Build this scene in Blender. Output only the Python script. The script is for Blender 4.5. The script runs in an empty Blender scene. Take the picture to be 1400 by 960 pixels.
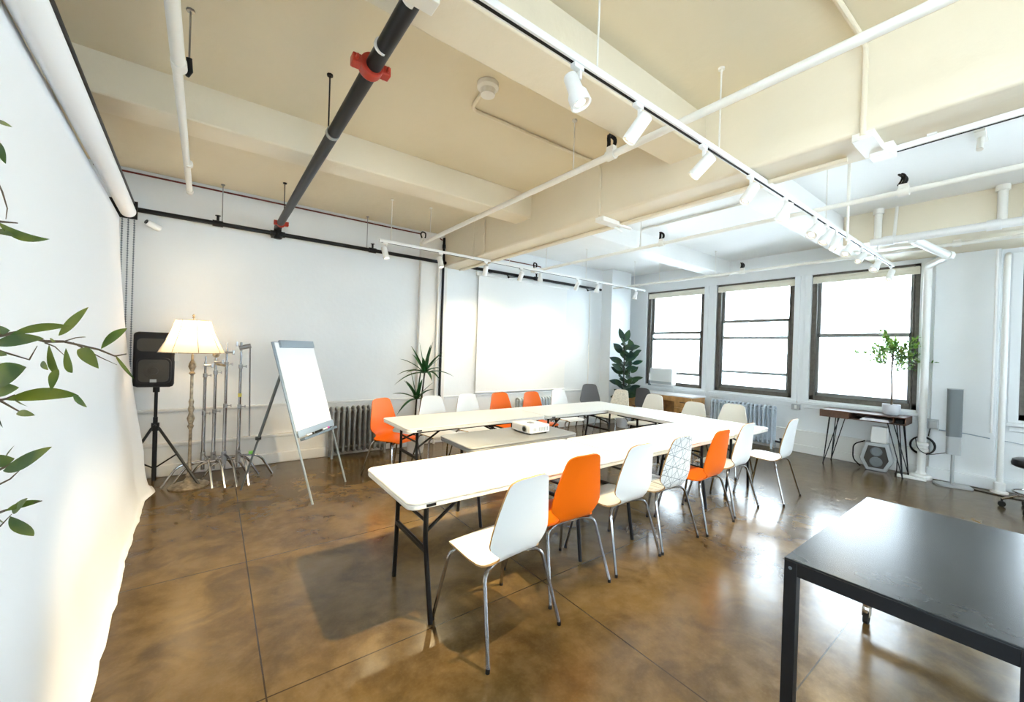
import bpy, math, random
from mathutils import Vector, Matrix
from math import pi, sin, cos, radians
random.seed(7)
S = bpy.context.scene
COL = S.collection
V = Vector

# ---------------------------------------------------------------- camera, sky, exposure
CR = Matrix(((0.80086, -0.02431, -0.59836),
             (-0.59792, 0.02200, -0.80125),
             (0.03262, 0.99946, 0.00311)))
def _ray(px, py): return V((px - 700.0, -(py - 480.0), -545.38))
def _basis():
    y = _ray(293, 465).normalized(); x = _ray(1430, 502).normalized(); z = x.cross(y).normalized(); y = z.cross(x)
    return Matrix((x, y, z))
CR = _basis()
CP = V((0, 0, 1.56))
cam = bpy.data.cameras.new('camera'); camo = bpy.data.objects.new('camera', cam); COL.objects.link(camo)
cam.sensor_width = 36; cam.lens = 545.38 / 1400 * 36; cam.clip_start = 0.05; cam.clip_end = 200
camo.matrix_world = Matrix.Translation(CP) @ CR.to_4x4()
S.camera = camo
def at(px, py, depth):                       # picture point at a distance along the viewing axis
    return CP + CR @ (_ray(px, py) * (depth / 545.38))

W = bpy.data.worlds.new('sky'); S.world = W; W.use_nodes = True
bg = W.node_tree.nodes['Background']; bg.inputs[0].default_value = (0.78, 0.895, 1.0, 1); bg.inputs[1].default_value = 10.0
S.view_settings.view_transform = 'Standard'; S.view_settings.look = 'None'
S.view_settings.gamma = 1; S.view_settings.use_curve_mapping = False
S.view_settings.exposure = 1.08
SPOT_W = 0.68                                 # scale of every track lamp

# ---------------------------------------------------------------- materials
def mat(name, col, rough=0.5, metal=0.0, spec=0.5, noise=0, nscale=8, bump=0, bscale=40, emit=None, estr=0, coat=0, aniso=None, sub=0):
    m = bpy.data.materials.new(name); m.use_nodes = True
    nt = m.node_tree; b = nt.nodes['Principled BSDF']
    b.inputs['Base Color'].default_value = (*col, 1); b.inputs['Roughness'].default_value = rough
    b.inputs['Metallic'].default_value = metal; b.inputs['Specular IOR Level'].default_value = spec
    b.inputs['Coat Weight'].default_value = coat
    tc = None
    if noise or bump:
        tc = nt.nodes.new('ShaderNodeTexCoord')
    if noise:
        n = nt.nodes.new('ShaderNodeTexNoise'); n.inputs['Scale'].default_value = nscale; n.inputs['Detail'].default_value = 6
        nt.links.new(tc.outputs['Object'], n.inputs['Vector'])
        r = nt.nodes.new('ShaderNodeValToRGB')
        r.color_ramp.elements[0].position = 0.3; r.color_ramp.elements[1].position = 0.7
        r.color_ramp.elements[0].color = (*[max(0, c * (1 - noise)) for c in col], 1)
        r.color_ramp.elements[1].color = (*[min(1, c * (1 + noise)) for c in col], 1)
        nt.links.new(n.outputs['Fac'], r.inputs['Fac']); nt.links.new(r.outputs['Color'], b.inputs['Base Color'])
    if bump:
        n = nt.nodes.new('ShaderNodeTexNoise'); n.inputs['Scale'].default_value = bscale; n.inputs['Detail'].default_value = 4
        nt.links.new(tc.outputs['Object'], n.inputs['Vector'])
        bn = nt.nodes.new('ShaderNodeBump'); bn.inputs['Strength'].default_value = bump; bn.inputs['Distance'].default_value = 0.01
        nt.links.new(n.outputs['Fac'], bn.inputs['Height']); nt.links.new(bn.outputs['Normal'], b.inputs['Normal'])
    if emit:
        b.inputs['Emission Color'].default_value = (*emit, 1); b.inputs['Emission Strength'].default_value = estr
    return m

def leafmat(name, c1, c2, scale=6):
    m = mat(name, c1, 0.4)
    nt = m.node_tree; b = nt.nodes['Principled BSDF']
    tc = nt.nodes.new('ShaderNodeTexCoord'); n = nt.nodes.new('ShaderNodeTexNoise'); n.inputs['Scale'].default_value = scale
    r = nt.nodes.new('ShaderNodeValToRGB'); r.color_ramp.elements[0].position = .38; r.color_ramp.elements[1].position = .62
    r.color_ramp.elements[0].color = (*c1, 1); r.color_ramp.elements[1].color = (*c2, 1)
    nt.links.new(tc.outputs['Object'], n.inputs['Vector']); nt.links.new(n.outputs['Fac'], r.inputs['Fac'])
    nt.links.new(r.outputs['Color'], b.inputs['Base Color'])
    tr = nt.nodes.new('ShaderNodeBsdfTranslucent'); nt.links.new(r.outputs['Color'], tr.inputs['Color'])
    mx = nt.nodes.new('ShaderNodeMixShader'); mx.inputs[0].default_value = .3
    nt.links.new(b.outputs[0], mx.inputs[1]); nt.links.new(tr.outputs[0], mx.inputs[2])
    nt.links.new(mx.outputs[0], nt.nodes['Material Output'].inputs[0])
    return m

M = {}
M['wall'] = mat('white_wall_paint', (.79, .815, .825), .55, noise=.02, nscale=1.5, bump=.15, bscale=18)
M['wallwarm'] = mat('warm_wall_paint', (.79, .78, .75), .6, noise=.02, nscale=2, bump=.15, bscale=18)
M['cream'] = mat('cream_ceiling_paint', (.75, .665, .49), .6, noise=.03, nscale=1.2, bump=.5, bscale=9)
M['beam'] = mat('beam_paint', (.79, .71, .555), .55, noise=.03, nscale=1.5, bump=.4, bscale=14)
M['ceilbright'] = mat('overexposed_ceiling_paint', (.84, .84, .82), .6, noise=.02, nscale=1.2, bump=.3, bscale=9)  # overexposed look of the window bays put into a whiter ceiling colour
M['pipewhite'] = mat('white_pipe_paint', (.82, .80, .74), .35, bump=.1, bscale=60)
M['white'] = mat('white_enamel', (.84, .84, .82), .3)
M['whiteplastic'] = mat('white_plastic', (.86, .83, .76), .38, bump=.12, bscale=160)
M['greyplastic'] = mat('grey_plastic', (.235, .25, .26), .42, bump=.12, bscale=160)
M['blackpipe'] = mat('black_pipe_paint', (.008, .009, .012), .4, spec=.25)
M['black'] = mat('black_powder_coat', (.008, .009, .011), .4, spec=.25)
M['rubber'] = mat('black_rubber', (.012, .012, .012), .7, spec=.2)
M['chrome'] = mat('chrome', (.36, .36, .37), .16, metal=1)
M['steel'] = mat('brushed_steel', (.34, .35, .36), .3, metal=1)
M['darksteel'] = mat('grey_easel_metal', (.16, .20, .23), .4, metal=.6)
M['greymetal'] = mat('light_grey_metal', (.30, .36, .41), .4, metal=.3)
M['red'] = mat('red_coupling_paint', (.42, .03, .012), .4)
M['redpipe'] = mat('dark_red_pipe', (.12, .015, .012), .5)
M['orange'] = mat('orange_lacquer', (.80, .140, .003), .38, spec=.2)
M['chairwhite'] = mat('white_lacquer', (.82, .83, .82), .32)
M['chaircream'] = mat('cream_lacquer', (.84, .79, .68), .35)
M['chairgrey'] = mat('dark_grey_shell', (.09, .09, .095), .4)
M['ply'] = mat('plywood_edge', (.42, .24, .08), .5, noise=.3, nscale=90)
M['paper'] = mat('white_seamless_paper', (.86, .87, .88), .65)
M['radiator'] = mat('silver_radiator_paint', (.30, .31, .31), .38, metal=.45, noise=.2, nscale=14)
M['radiatorlight'] = mat('pale_radiator_paint', (.52, .59, .66), .38, metal=.1, noise=.1, nscale=14)
M['winframe'] = mat('dark_bronze_frame', (.12, .108, .09), .45, noise=.2, nscale=20)
M['winsash'] = mat('grey_sash_metal', (.20, .21, .20), .4, metal=.3)
M['blind'] = mat('cream_blind_cloth', (.78, .74, .62), .7)
M['brass'] = mat('antiqued_lamp_metal', (.33, .27, .19), .35, metal=.6, noise=.6, nscale=26)
M['deskwood'] = mat('honey_oak', (.52, .27, .09), .42, noise=.25, nscale=9)
M['walnut'] = mat('dark_walnut', (.10, .045, .025), .35, noise=.35, nscale=12)
M['pot'] = mat('pale_glazed_pot', (.62, .64, .68), .35)
M['soil'] = mat('dark_soil', (.05, .035, .02), .9)
M['bark'] = mat('brown_bark', (.10, .07, .04), .8, noise=.3, nscale=30)
M['blackbark'] = mat('dark_stem', (.03, .028, .02), .7)
M['speaker'] = mat('black_speaker_shell', (.012, .012, .014), .5, spec=.3, bump=.2, bscale=200)
M['grille'] = mat('speaker_grille', (.06, .055, .048), .55, metal=.3, bump=.5, bscale=400)
M['silverplastic'] = mat('silver_plastic', (.42, .44, .45), .4, metal=.2)
M['greycloth'] = mat('grey_speaker_cloth', (.17, .19, .20), .7, bump=.3, bscale=300)
M['tabletop'] = mat('black_laminate', (.022, .026, .029), .26, spec=.12, noise=.3, nscale=5, bump=.02, bscale=30)
M['leather'] = mat('black_vinyl', (.01, .012, .016), .3)
M['glassdark'] = mat('lens_glass', (.01, .01, .012), .05, coat=.5)
M['green'] = mat('green_tape', (.25, .7, .1), .5)
M['pink'] = mat('magenta_marker', (.8, .05, .5), .4)
M['yellow'] = mat('yellow_tape', (.7, .6, .1), .5)
M['bulb'] = mat('lit_lamp_face', (1, .95, .85), .4, emit=(1, .86, .62), estr=4)
M['shade'] = None
M['olive'] = leafmat('olive_leaf', (.035, .09, .008), (.16, .19, .02), 12)
M['dracaena'] = leafmat('dracaena_leaf', (.008, .055, .018), (.02, .11, .03), 7)
M['rubberleaf'] = leafmat('rubber_plant_leaf', (.008, .035, .03), (.03, .07, .025), 5)
M['ficus'] = leafmat('light_tree_leaf', (.07, .22, .04), (.28, .42, .08), 14)
M['facade'] = mat('pale_facade', (.86, .88, .90), .8)
M['facadeglass'] = mat('pale_blue_facade_glass', (.42, .60, .72), .2)
M['street'] = mat('pale_street', (.55, .55, .55), .8)

def shade_mat():
    m = mat('lamp_shade_cloth', (.86, .80, .68), .8)
    nt = m.node_tree; b = nt.nodes['Principled BSDF']
    tr = nt.nodes.new('ShaderNodeBsdfTranslucent'); tr.inputs[0].default_value = (.9, .82, .68, 1)
    mx = nt.nodes.new('ShaderNodeMixShader'); mx.inputs[0].default_value = .55
    nt.links.new(b.outputs[0], mx.inputs[1]); nt.links.new(tr.outputs[0], mx.inputs[2])
    nt.links.new(mx.outputs[0], nt.nodes['Material Output'].inputs[0])
    return m
M['shade'] = shade_mat()

def glass_mat():
    m = bpy.data.materials.new('window_glass'); m.use_nodes = True; nt = m.node_tree
    nt.nodes.remove(nt.nodes['Principled BSDF'])
    t = nt.nodes.new('ShaderNodeBsdfTransparent'); t.inputs[0].default_value = (.96, .98, .98, 1)
    g = nt.nodes.new('ShaderNodeBsdfGlossy'); g.inputs['Roughness'].default_value = .02
    f = nt.nodes.new('ShaderNodeFresnel'); f.inputs[0].default_value = 1.45
    mx = nt.nodes.new('ShaderNodeMixShader')
    nt.links.new(f.outputs[0], mx.inputs[0]); nt.links.new(t.outputs[0], mx.inputs[1]); nt.links.new(g.outputs[0], mx.inputs[2])
    nt.links.new(mx.outputs[0], nt.nodes['Material Output'].inputs[0])
    return m
M['glass'] = glass_mat()

def floor_mat():
    m = bpy.data.materials.new('polished_brown_concrete'); m.use_nodes = True; nt = m.node_tree; L = nt.links.new
    b = nt.nodes['Principled BSDF']
    tc = nt.nodes.new('ShaderNodeTexCoord')
    def noise(scale, detail=8, rough=.6, dist=0):
        n = nt.nodes.new('ShaderNodeTexNoise'); n.inputs['Scale'].default_value = scale; n.inputs['Detail'].default_value = detail
        n.inputs['Roughness'].default_value = rough; n.inputs['Distortion'].default_value = dist
        L(tc.outputs['Object'], n.inputs['Vector']); return n
    n1 = noise(.9, 8, .62, .6); n2 = noise(9, 5, .6); n3 = noise(70, 4, .6)
    def ss(src, a, b_):
        q = nt.nodes.new('ShaderNodeMapRange'); q.interpolation_type = 'SMOOTHSTEP'; q.inputs[1].default_value = a; q.inputs[2].default_value = b_
        L(src.outputs['Fac'], q.inputs[0]); return q
    def mixc(fac, A, B_, k=1.0):
        q = nt.nodes.new('ShaderNodeMix'); q.data_type = 'RGBA'
        mm = nt.nodes.new('ShaderNodeMath'); mm.operation = 'MULTIPLY'; mm.inputs[1].default_value = k; L(fac.outputs[0], mm.inputs[0]); L(mm.outputs[0], q.inputs[0])
        for sock, c in ((q.inputs[6], A), (q.inputs[7], B_)):
            if isinstance(c, tuple): sock.default_value = (*c, 1)
            else: L(c.outputs[2], sock)
        return q
    c1 = mixc(ss(n1, .28, .72), (.062, .036, .012), (.168, .108, .038))
    c2 = mixc(ss(n2, .30, .80), c1, (.23, .16, .075), .35)
    n4 = noise(2.6, 6, .6, 1.0)
    c3 = mixc(ss(n4, .40, .72), c2, (.045, .027, .012), .7)
    c4 = mixc(ss(n3, .45, .75), c3, (.28, .21, .11), .07)
    # saw cut joints: a regular grid of thin dark lines
    sep = nt.nodes.new('ShaderNodeSeparateXYZ'); L(tc.outputs['Object'], sep.inputs[0])
    wob = noise(3, 3, .5)
    def line(out, off, half, w):
        a = nt.nodes.new('ShaderNodeMath'); a.operation = 'SUBTRACT'; a.inputs[1].default_value = off; L(out, a.inputs[0])
        p = nt.nodes.new('ShaderNodeMath'); p.operation = 'PINGPONG'; p.inputs[1].default_value = half; L(a.outputs[0], p.inputs[0])
        q = nt.nodes.new('ShaderNodeMath'); q.operation = 'LESS_THAN'; q.inputs[1].default_value = w; L(p.outputs[0], q.inputs[0]); return q
    lx = line(sep.outputs['X'], .22, .8, .0035); ly = line(sep.outputs['Y'], .67, .67, .0035)
    mx = nt.nodes.new('ShaderNodeMath'); mx.operation = 'MAXIMUM'; L(lx.outputs[0], mx.inputs[0]); L(ly.outputs[0], mx.inputs[1])
    mc = nt.nodes.new('ShaderNodeMix'); mc.data_type = 'RGBA'; mc.inputs[7].default_value = (.03, .02, .012, 1)
    L(mx.outputs[0], mc.inputs[0]); L(c4.outputs[2], mc.inputs[6]); L(mc.outputs[2], b.inputs['Base Color'])
    rr = nt.nodes.new('ShaderNodeMapRange'); rr.inputs[3].default_value = .14; rr.inputs[4].default_value = .27
    rr.inputs[1].default_value = .2; rr.inputs[2].default_value = .8
    L(n2.outputs['Fac'], rr.inputs[0]); L(rr.outputs[0], b.inputs['Roughness'])
    bn = nt.nodes.new('ShaderNodeBump'); bn.inputs['Strength'].default_value = .03; bn.inputs['Distance'].default_value = .004
    L(n3.outputs['Fac'], bn.inputs['Height'])
    bn2 = nt.nodes.new('ShaderNodeBump'); bn2.inputs['Strength'].default_value = .10; bn2.inputs['Distance'].default_value = .02
    L(n1.outputs['Fac'], bn2.inputs['Height']); L(bn.outputs[0], bn2.inputs['Normal']); L(bn2.outputs[0], b.inputs['Normal'])
    b.inputs['Specular IOR Level'].default_value = .4
    return m
M['floor'] = floor_mat()

def pattern_mat():                            # white shell with thin criss-crossing dark lines
    m = mat('white_lacquer_with_line_pattern', (.80, .81, .80), .32); nt = m.node_tree; L = nt.links.new
    tc = nt.nodes.new('ShaderNodeTexCoord'); sep = nt.nodes.new('ShaderNodeSeparateXYZ'); L(tc.outputs['Object'], sep.inputs[0])
    last = None
    for ang, off, sp, w in ((.3, 0, .085, .0016), (1.0, .02, .11, .0016), (1.9, .03, .10, .0016), (2.6, .01, .075, .0016), (-.12, .0, .13, .0016), (1.5, .05, .16, .0014)):
        a = nt.nodes.new('ShaderNodeMath'); a.operation = 'MULTIPLY'; a.inputs[1].default_value = sin(ang); L(sep.outputs['X'], a.inputs[0])
        c = nt.nodes.new('ShaderNodeMath'); c.operation = 'MULTIPLY_ADD'; c.inputs[1].default_value = cos(ang); L(sep.outputs['Z'], c.inputs[0]); L(a.outputs[0], c.inputs[2])
        d = nt.nodes.new('ShaderNodeMath'); d.operation = 'ADD'; d.inputs[1].default_value = off; L(c.outputs[0], d.inputs[0])
        p = nt.nodes.new('ShaderNodeMath'); p.operation = 'PINGPONG'; p.inputs[1].default_value = sp / 2; L(d.outputs[0], p.inputs[0])
        q = nt.nodes.new('ShaderNodeMath'); q.operation = 'LESS_THAN'; q.inputs[1].default_value = w; L(p.outputs[0], q.inputs[0])
        if last is None: last = q
        else:
            x = nt.nodes.new('ShaderNodeMath'); x.operation = 'MAXIMUM'; L(last.outputs[0], x.inputs[0]); L(q.outputs[0], x.inputs[1]); last = x
    mc = nt.nodes.new('ShaderNodeMix'); mc.data_type = 'RGBA'; mc.inputs[6].default_value = (.80, .81, .80, 1); mc.inputs[7].default_value = (.09, .13, .14, 1)
    L(last.outputs[0], mc.inputs[0]); L(mc.outputs[2], nt.nodes['Principled BSDF'].inputs['Base Color'])
    return m
M['pattern'] = pattern_mat()
M['speckle'] = mat('cream_speckled_shell', (.74, .70, .60), .4, noise=.18, nscale=38)

# ---------------------------------------------------------------- mesh helpers
class MB:
    def __init__(s): s.v = []; s.f = []; s.mi = []
    def add(s, vs, fs, m=0):
        n = len(s.v); s.v += [tuple(v) for v in vs]; s.f += [tuple(i + n for i in f) for f in fs]; s.mi += [m] * len(fs); return s
    def box(s, a, b, mtx=None, m=0):
        x0, x1 = sorted((a[0], b[0])); y0, y1 = sorted((a[1], b[1])); z0, z1 = sorted((a[2], b[2]))
        vs = [V((x, y, z)) for z in (z0, z1) for y in (y0, y1) for x in (x0, x1)]
        if mtx is not None: vs = [mtx @ v for v in vs]
        return s.add(vs, [(0, 2, 3, 1), (4, 5, 7, 6), (0, 1, 5, 4), (2, 6, 7, 3), (0, 4, 6, 2), (1, 3, 7, 5)], m)
    def tube(s, pts, r, seg=10, m=0, closed=False):
        pts = [V(p) for p in pts]; n = len(pts); rs = r if isinstance(r, (list, tuple)) else [r] * n
        vs = []; fs = []; nrm = None
        for i, p in enumerate(pts):
            a = pts[i] - pts[i - 1] if i > 0 else (pts[0] - pts[-2] if closed else pts[1] - pts[0])
            b = pts[i + 1] - pts[i] if i < n - 1 else a
            t = (a.normalized() + b.normalized())
            t = t.normalized() if t.length > 1e-6 else b.normalized()
            if nrm is None: nrm = t.orthogonal().normalized()
            nrm = (nrm - t * nrm.dot(t)).normalized(); bi = t.cross(nrm)
            for k in range(seg):
                an = 2 * pi * k / seg; vs.append(p + (nrm * cos(an) + bi * sin(an)) * rs[i])
        for i in range(n - 1):
            for k in range(seg):
                k2 = (k + 1) % seg; fs.append((i * seg + k, i * seg + k2, (i + 1) * seg + k2, (i + 1) * seg + k))
        fs.append(tuple(reversed(range(seg)))); fs.append(tuple((n - 1) * seg + k for k in range(seg)))
        return s.add(vs, fs, m)
    def cyl(s, a, b, r, seg=14, m=0, r2=None): return s.tube([a, b], [r, r if r2 is None else r2], seg, m)
    def lathe(s, prof, c=(0, 0, 0), seg=24, m=0, mtx=None):
        vs = []; fs = []; c = V(c); n = len(prof)
        for r, z in prof:
            for k in range(seg):
                a = 2 * pi * k / seg; p = V((r * cos(a), r * sin(a), z))
                vs.append((mtx @ p if mtx is not None else p) + c)
        for i in range(n - 1):
            for k in range(seg):
                k2 = (k + 1) % seg; fs.append((i * seg + k, i * seg + k2, (i + 1) * seg + k2, (i + 1) * seg + k))
        if prof[0][0] > 1e-4: fs.append(tuple(reversed(range(seg))))
        if prof[-1][0] > 1e-4: fs.append(tuple((n - 1) * seg + k for k in range(seg)))
        return s.add(vs, fs, m)
    def prism(s, poly, z0, z1, mtx=None, m=0):
        n = len(poly); vs = [V((x, y, z0)) for x, y in poly] + [V((x, y, z1)) for x, y in poly]
        if mtx is not None: vs = [mtx @ v for v in vs]
        fs = [tuple(reversed(range(n))), tuple(range(n, 2 * n))] + [(i, (i + 1) % n, n + (i + 1) % n, n + i) for i in range(n)]
        return s.add(vs, fs, m)
    def grid(s, fn, nu, nv, m=0):
        vs = [fn(i / nu, j / nv) for i in range(nu + 1) for j in range(nv + 1)]
        fs = [(i * (nv + 1) + j, i * (nv + 1) + j + 1, (i + 1) * (nv + 1) + j + 1, (i + 1) * (nv + 1) + j) for i in range(nu) for j in range(nv)]
        return s.add(vs, fs, m)
    def sphere(s, c, r, seg=12, m=0):
        rr = r if isinstance(r, (tuple, list)) else (r, r, r)
        n = seg // 2; prof = [(max(1e-5, sin(pi * i / n)), -cos(pi * i / n)) for i in range(n + 1)]
        return s.lathe(prof, c, seg, m, Matrix.Diagonal(V(rr)))
    def leaf(s, base, tip, w, nrm, bend=0.15, fold=.15, m=0, n=8, tw=.45):
        base = V(base); tip = V(tip); d = tip - base; L = d.length; t = d.normalized()
        nrm = V(nrm); nrm = (nrm - t * nrm.dot(t)).normalized(); side = t.cross(nrm)
        vs = []; fs = []
        for i in range(n + 1):
            u = i / n; hw = w / 2 * (sin(pi * min(1, u ** (math.log(.5) / math.log(tw)))) ** .8 if 0 < u < 1 else 0.02)
            c = base + d * u + nrm * (bend * L * 4 * u * (1 - u))
            vs += [c - side * hw + nrm * hw * fold, c, c + side * hw + nrm * hw * fold]
        for i in range(n):
            a = i * 3; fs += [(a, a + 3, a + 4, a + 1), (a + 1, a + 4, a + 5, a + 2)]
        return s.add(vs, fs, m)
    def build(s, name, m, parent=None, smooth=35, bevel=0, label=None):
        me = bpy.data.meshes.new(name); me.from_pydata(s.v, [], s.f)
        ms = m if isinstance(m, (list, tuple)) else [m]
        for q in ms: me.materials.append(M[q] if isinstance(q, str) else q)
        if len(ms) > 1:
            for p, i in zip(me.polygons, s.mi): p.material_index = i
        if smooth: me.shade_smooth(); me.set_sharp_from_angle(angle=radians(smooth))
        o = bpy.data.objects.new(name, me); COL.objects.link(o)
        if parent: o.parent = parent
        if bevel:
            b = o.modifiers.new('bevel', 'BEVEL'); b.width = bevel; b.segments = 2; b.limit_method = 'ANGLE'
        if label: o['label'] = label
        return o

def tag(o, label, cat=None, group=None, kind=None):
    o['label'] = label
    if cat: o['category'] = cat
    if group: o['group'] = group
    if kind: o['kind'] = kind
    return o
def thing(name, label, cat, loc=(0, 0, 0), rz=0, group=None, kind=None):
    o = bpy.data.objects.new(name, None); COL.objects.link(o); o.empty_display_size = .1
    o.location = loc; o.rotation_euler = (0, 0, rz)
    return tag(o, label, cat, group, kind)
def struct(o, label):
    o['kind'] = 'structure'; o['label'] = label; o['category'] = 'structure'; return o
def copy_tree(o, loc=None, rz=None, label=None, parent=None):
    c = o.copy(); COL.objects.link(c); c.parent = parent
    if loc is not None: c.location = loc
    if rz is not None: c.rotation_euler = (0, 0, rz)
    if label: c['label'] = label
    for ch in list(o.children): copy_tree(ch, parent=c)
    return c
def arc(p0, p1, p2, n=6):                     # rounded corner path p0 -> p1 -> p2
    p0, p1, p2 = V(p0), V(p1), V(p2)
    return [(p0 * (1 - t) ** 2 + p1 * 2 * t * (1 - t) + p2 * t * t) for t in [i / n for i in range(n + 1)]]
def bend(pts, r=.05, n=5):                    # polyline with rounded corners
    pts = [V(p) for p in pts]; out = [pts[0]]
    for i in range(1, len(pts) - 1):
        a = pts[i] + (pts[i - 1] - pts[i]).normalized() * min(r, (pts[i - 1] - pts[i]).length * .45)
        b = pts[i] + (pts[i + 1] - pts[i]).normalized() * min(r, (pts[i + 1] - pts[i]).length * .45)
        out += arc(a, pts[i], b, n)
    return out + [pts[-1]]
def align(d):                                 # rotation taking +Z to d
    return V((0, 0, 1)).rotation_difference(V(d).normalized()).to_matrix()
def rrect(w, h, r, n=5):
    out = []
    for cx, cy, a0 in ((w / 2 - r, h / 2 - r, 0), (-w / 2 + r, h / 2 - r, pi / 2), (-w / 2 + r, -h / 2 + r, pi), (w / 2 - r, -h / 2 + r, 3 * pi / 2)):
        for i in range(n + 1):
            a = a0 + pi / 2 * i / n; out.append((cx + r * cos(a), cy + r * sin(a)))
    return out

# ---------------------------------------------------------------- room shell
XL, XW, YB, YF, ZC = -1.1, 7.95, 6.0, -3.2, 3.40
GX0, GX1, GZ = 2.98, 3.40, 2.88
struct(MB().box((XL - .3, YF - .3, -.15), (XW + .3, YB + .2, 0)).build('floor', 'floor'), 'polished brown concrete floor with saw cut joints')
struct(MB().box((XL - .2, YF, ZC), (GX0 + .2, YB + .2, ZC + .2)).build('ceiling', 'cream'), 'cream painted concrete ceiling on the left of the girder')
struct(MB().box((GX0 + .2, YF, ZC), (XW + .3, YB + .2, ZC + .2)).build('ceiling', 'ceilbright'), 'concrete ceiling between girder and windows, whitened for overexposure')
struct(MB().box((XL - .2, YB, 0), (XW + .3, YB + .2, ZC)).build('wall_back', 'wall'), 'white plastered back wall')
LO = [(-2.95, -1.65), (-1.35, -.05)]  # openings added out of view to let fill daylight onto the window wall
b = MB().box((XL - .3, YF, 0), (XL, YB, .89)).box((XL - .3, YF, 2.97), (XL, YB, ZC))
yy = [YF] + [y for o in LO for y in o] + [YB]
for i in range(0, len(yy), 2): b.box((XL - .3, yy[i], .89), (XL, yy[i + 1], 2.97))
struct(b.build('wall_left', 'wall'), 'white wall behind the paper backdrop')

# window wall with openings
OP = [(5.49, 4.17), (3.92, 2.60), (2.36, 1.08), (0.19, -1.10), (-1.5, -2.8)]
WZ0, WZ1 = 0.89, 2.97
b = MB(); b.box((XW, YF, 0), (XW + .3, YB, WZ0)); b.box((XW, YF, WZ1), (XW + .3, YB, ZC))
ys = [YB] + [y for o in OP for y in o] + [YF]
for i in range(0, len(ys), 2): b.box((XW, ys[i + 1], WZ0), (XW + .3, ys[i], WZ1))
struct(b.build('wall_right', 'wall'), 'white window wall')
FO = [(.2, 1.3), (3.0, 4.1), (5.8, 6.9)]  # unseen openings added behind the camera for fill daylight
b = MB(); b.box((XL - .2, YF - .3, 0), (XW + .3, YF, WZ0)); b.box((XL - .2, YF - .3, WZ1), (XW + .3, YF, ZC))
xs = [XL - .2] + [x for o in FO for x in o] + [XW + .3]
for i in range(0, len(xs), 2): b.box((xs[i], YF - .3, WZ0), (xs[i + 1], YF, WZ1))
struct(b.build('wall_front', 'wall'), 'white wall behind the camera with windows added for fill daylight')

# beams and girder
def trim(n, a, c, m, label, bevel=.012):
    return struct(MB().box(a, c).build('trim_%d' % n, m, bevel=bevel), label)
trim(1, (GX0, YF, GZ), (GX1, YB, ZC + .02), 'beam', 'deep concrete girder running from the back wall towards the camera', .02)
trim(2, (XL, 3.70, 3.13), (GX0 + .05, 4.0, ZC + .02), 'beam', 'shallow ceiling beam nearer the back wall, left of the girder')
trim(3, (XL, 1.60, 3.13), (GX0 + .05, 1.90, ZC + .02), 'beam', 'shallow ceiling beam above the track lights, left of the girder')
trim(4, (GX1 - .05, 3.70, 3.13), (XW + .05, 4.0, ZC + .02), 'ceilbright', 'ceiling beam, whitened for overexposure, ending between the first two windows')
trim(5, (GX1 - .05, 1.60, 3.13), (XW + .05, 1.90, ZC + .02), 'ceilbright', 'ceiling beam, whitened for overexposure, ending above the third window')
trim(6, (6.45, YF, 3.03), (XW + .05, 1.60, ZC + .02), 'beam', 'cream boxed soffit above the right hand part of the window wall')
trim(7, (2.58, YB - .07, 0), (3.06, YB + .05, ZC), 'wallwarm', 'shallow pilaster under the girder at the back wall', .015)
trim(8, (6.95, YB - .28, 0), (7.62, YB + .05, ZC), 'wall', 'square pilaster in the far corner by the windows', .01)
trim(9, (XW - .10, .36, 0), (XW + .05, .93, 3.03), 'wall', 'white pier between the third and fourth window', .01)
# ledges and baseboards
for i, (x0, x1) in enumerate(((XL, 2.58), (3.06, 6.95))):
    struct(MB().box((x0, YB - .035, .725), (x1, YB, .755)).box((x0, YB - .018, .0), (x1, YB, .725)).build('trim_%d' % (10 + i), 'wallwarm' if i == 0 else 'wall', bevel=.006), 'thin dado ledge on the back wall' + (', left part' if i == 0 else ', right part'))
    struct(MB().box((x0, YB - .075, .335), (x1, YB, .37)).box((x0, YB - .055, 0), (x1, YB, .335)).build('trim_%d' % (12 + i), 'wallwarm' if i == 0 else 'wall', bevel=.008), 'projecting lower ledge on the back wall' + (', left part' if i == 0 else ', right part'))
    struct(MB().box((x0, YB - .085, 0), (x1, YB, .13)).build('baseboard_back', 'wallwarm' if i == 0 else 'wall', bevel=.01), 'baseboard of the back wall' + (', left part' if i == 0 else ', right part'))
struct(MB().box((XW - .05, .93, .335), (XW, YB, .37)).box((XW - .035, .93, 0), (XW, YB, .335)).build('trim_14', 'wallwarm', bevel=.006), 'lower ledge under the windows')
struct(MB().box((XW - .06, .93, 0), (XW, YB, .13)).build('baseboard_right', 'wallwarm', bevel=.008), 'baseboard under the windows')
struct(MB().box((XW - .135, .34, 0), (XW - .05, .95, .15)).build('baseboard_right', 'wall', bevel=.01), 'baseboard round the pier')
struct(MB().box((XW - .05, YF, 0), (XW, .36, .15)).build('baseboard_right', 'wall', bevel=.01), 'baseboard right of the pier')

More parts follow.
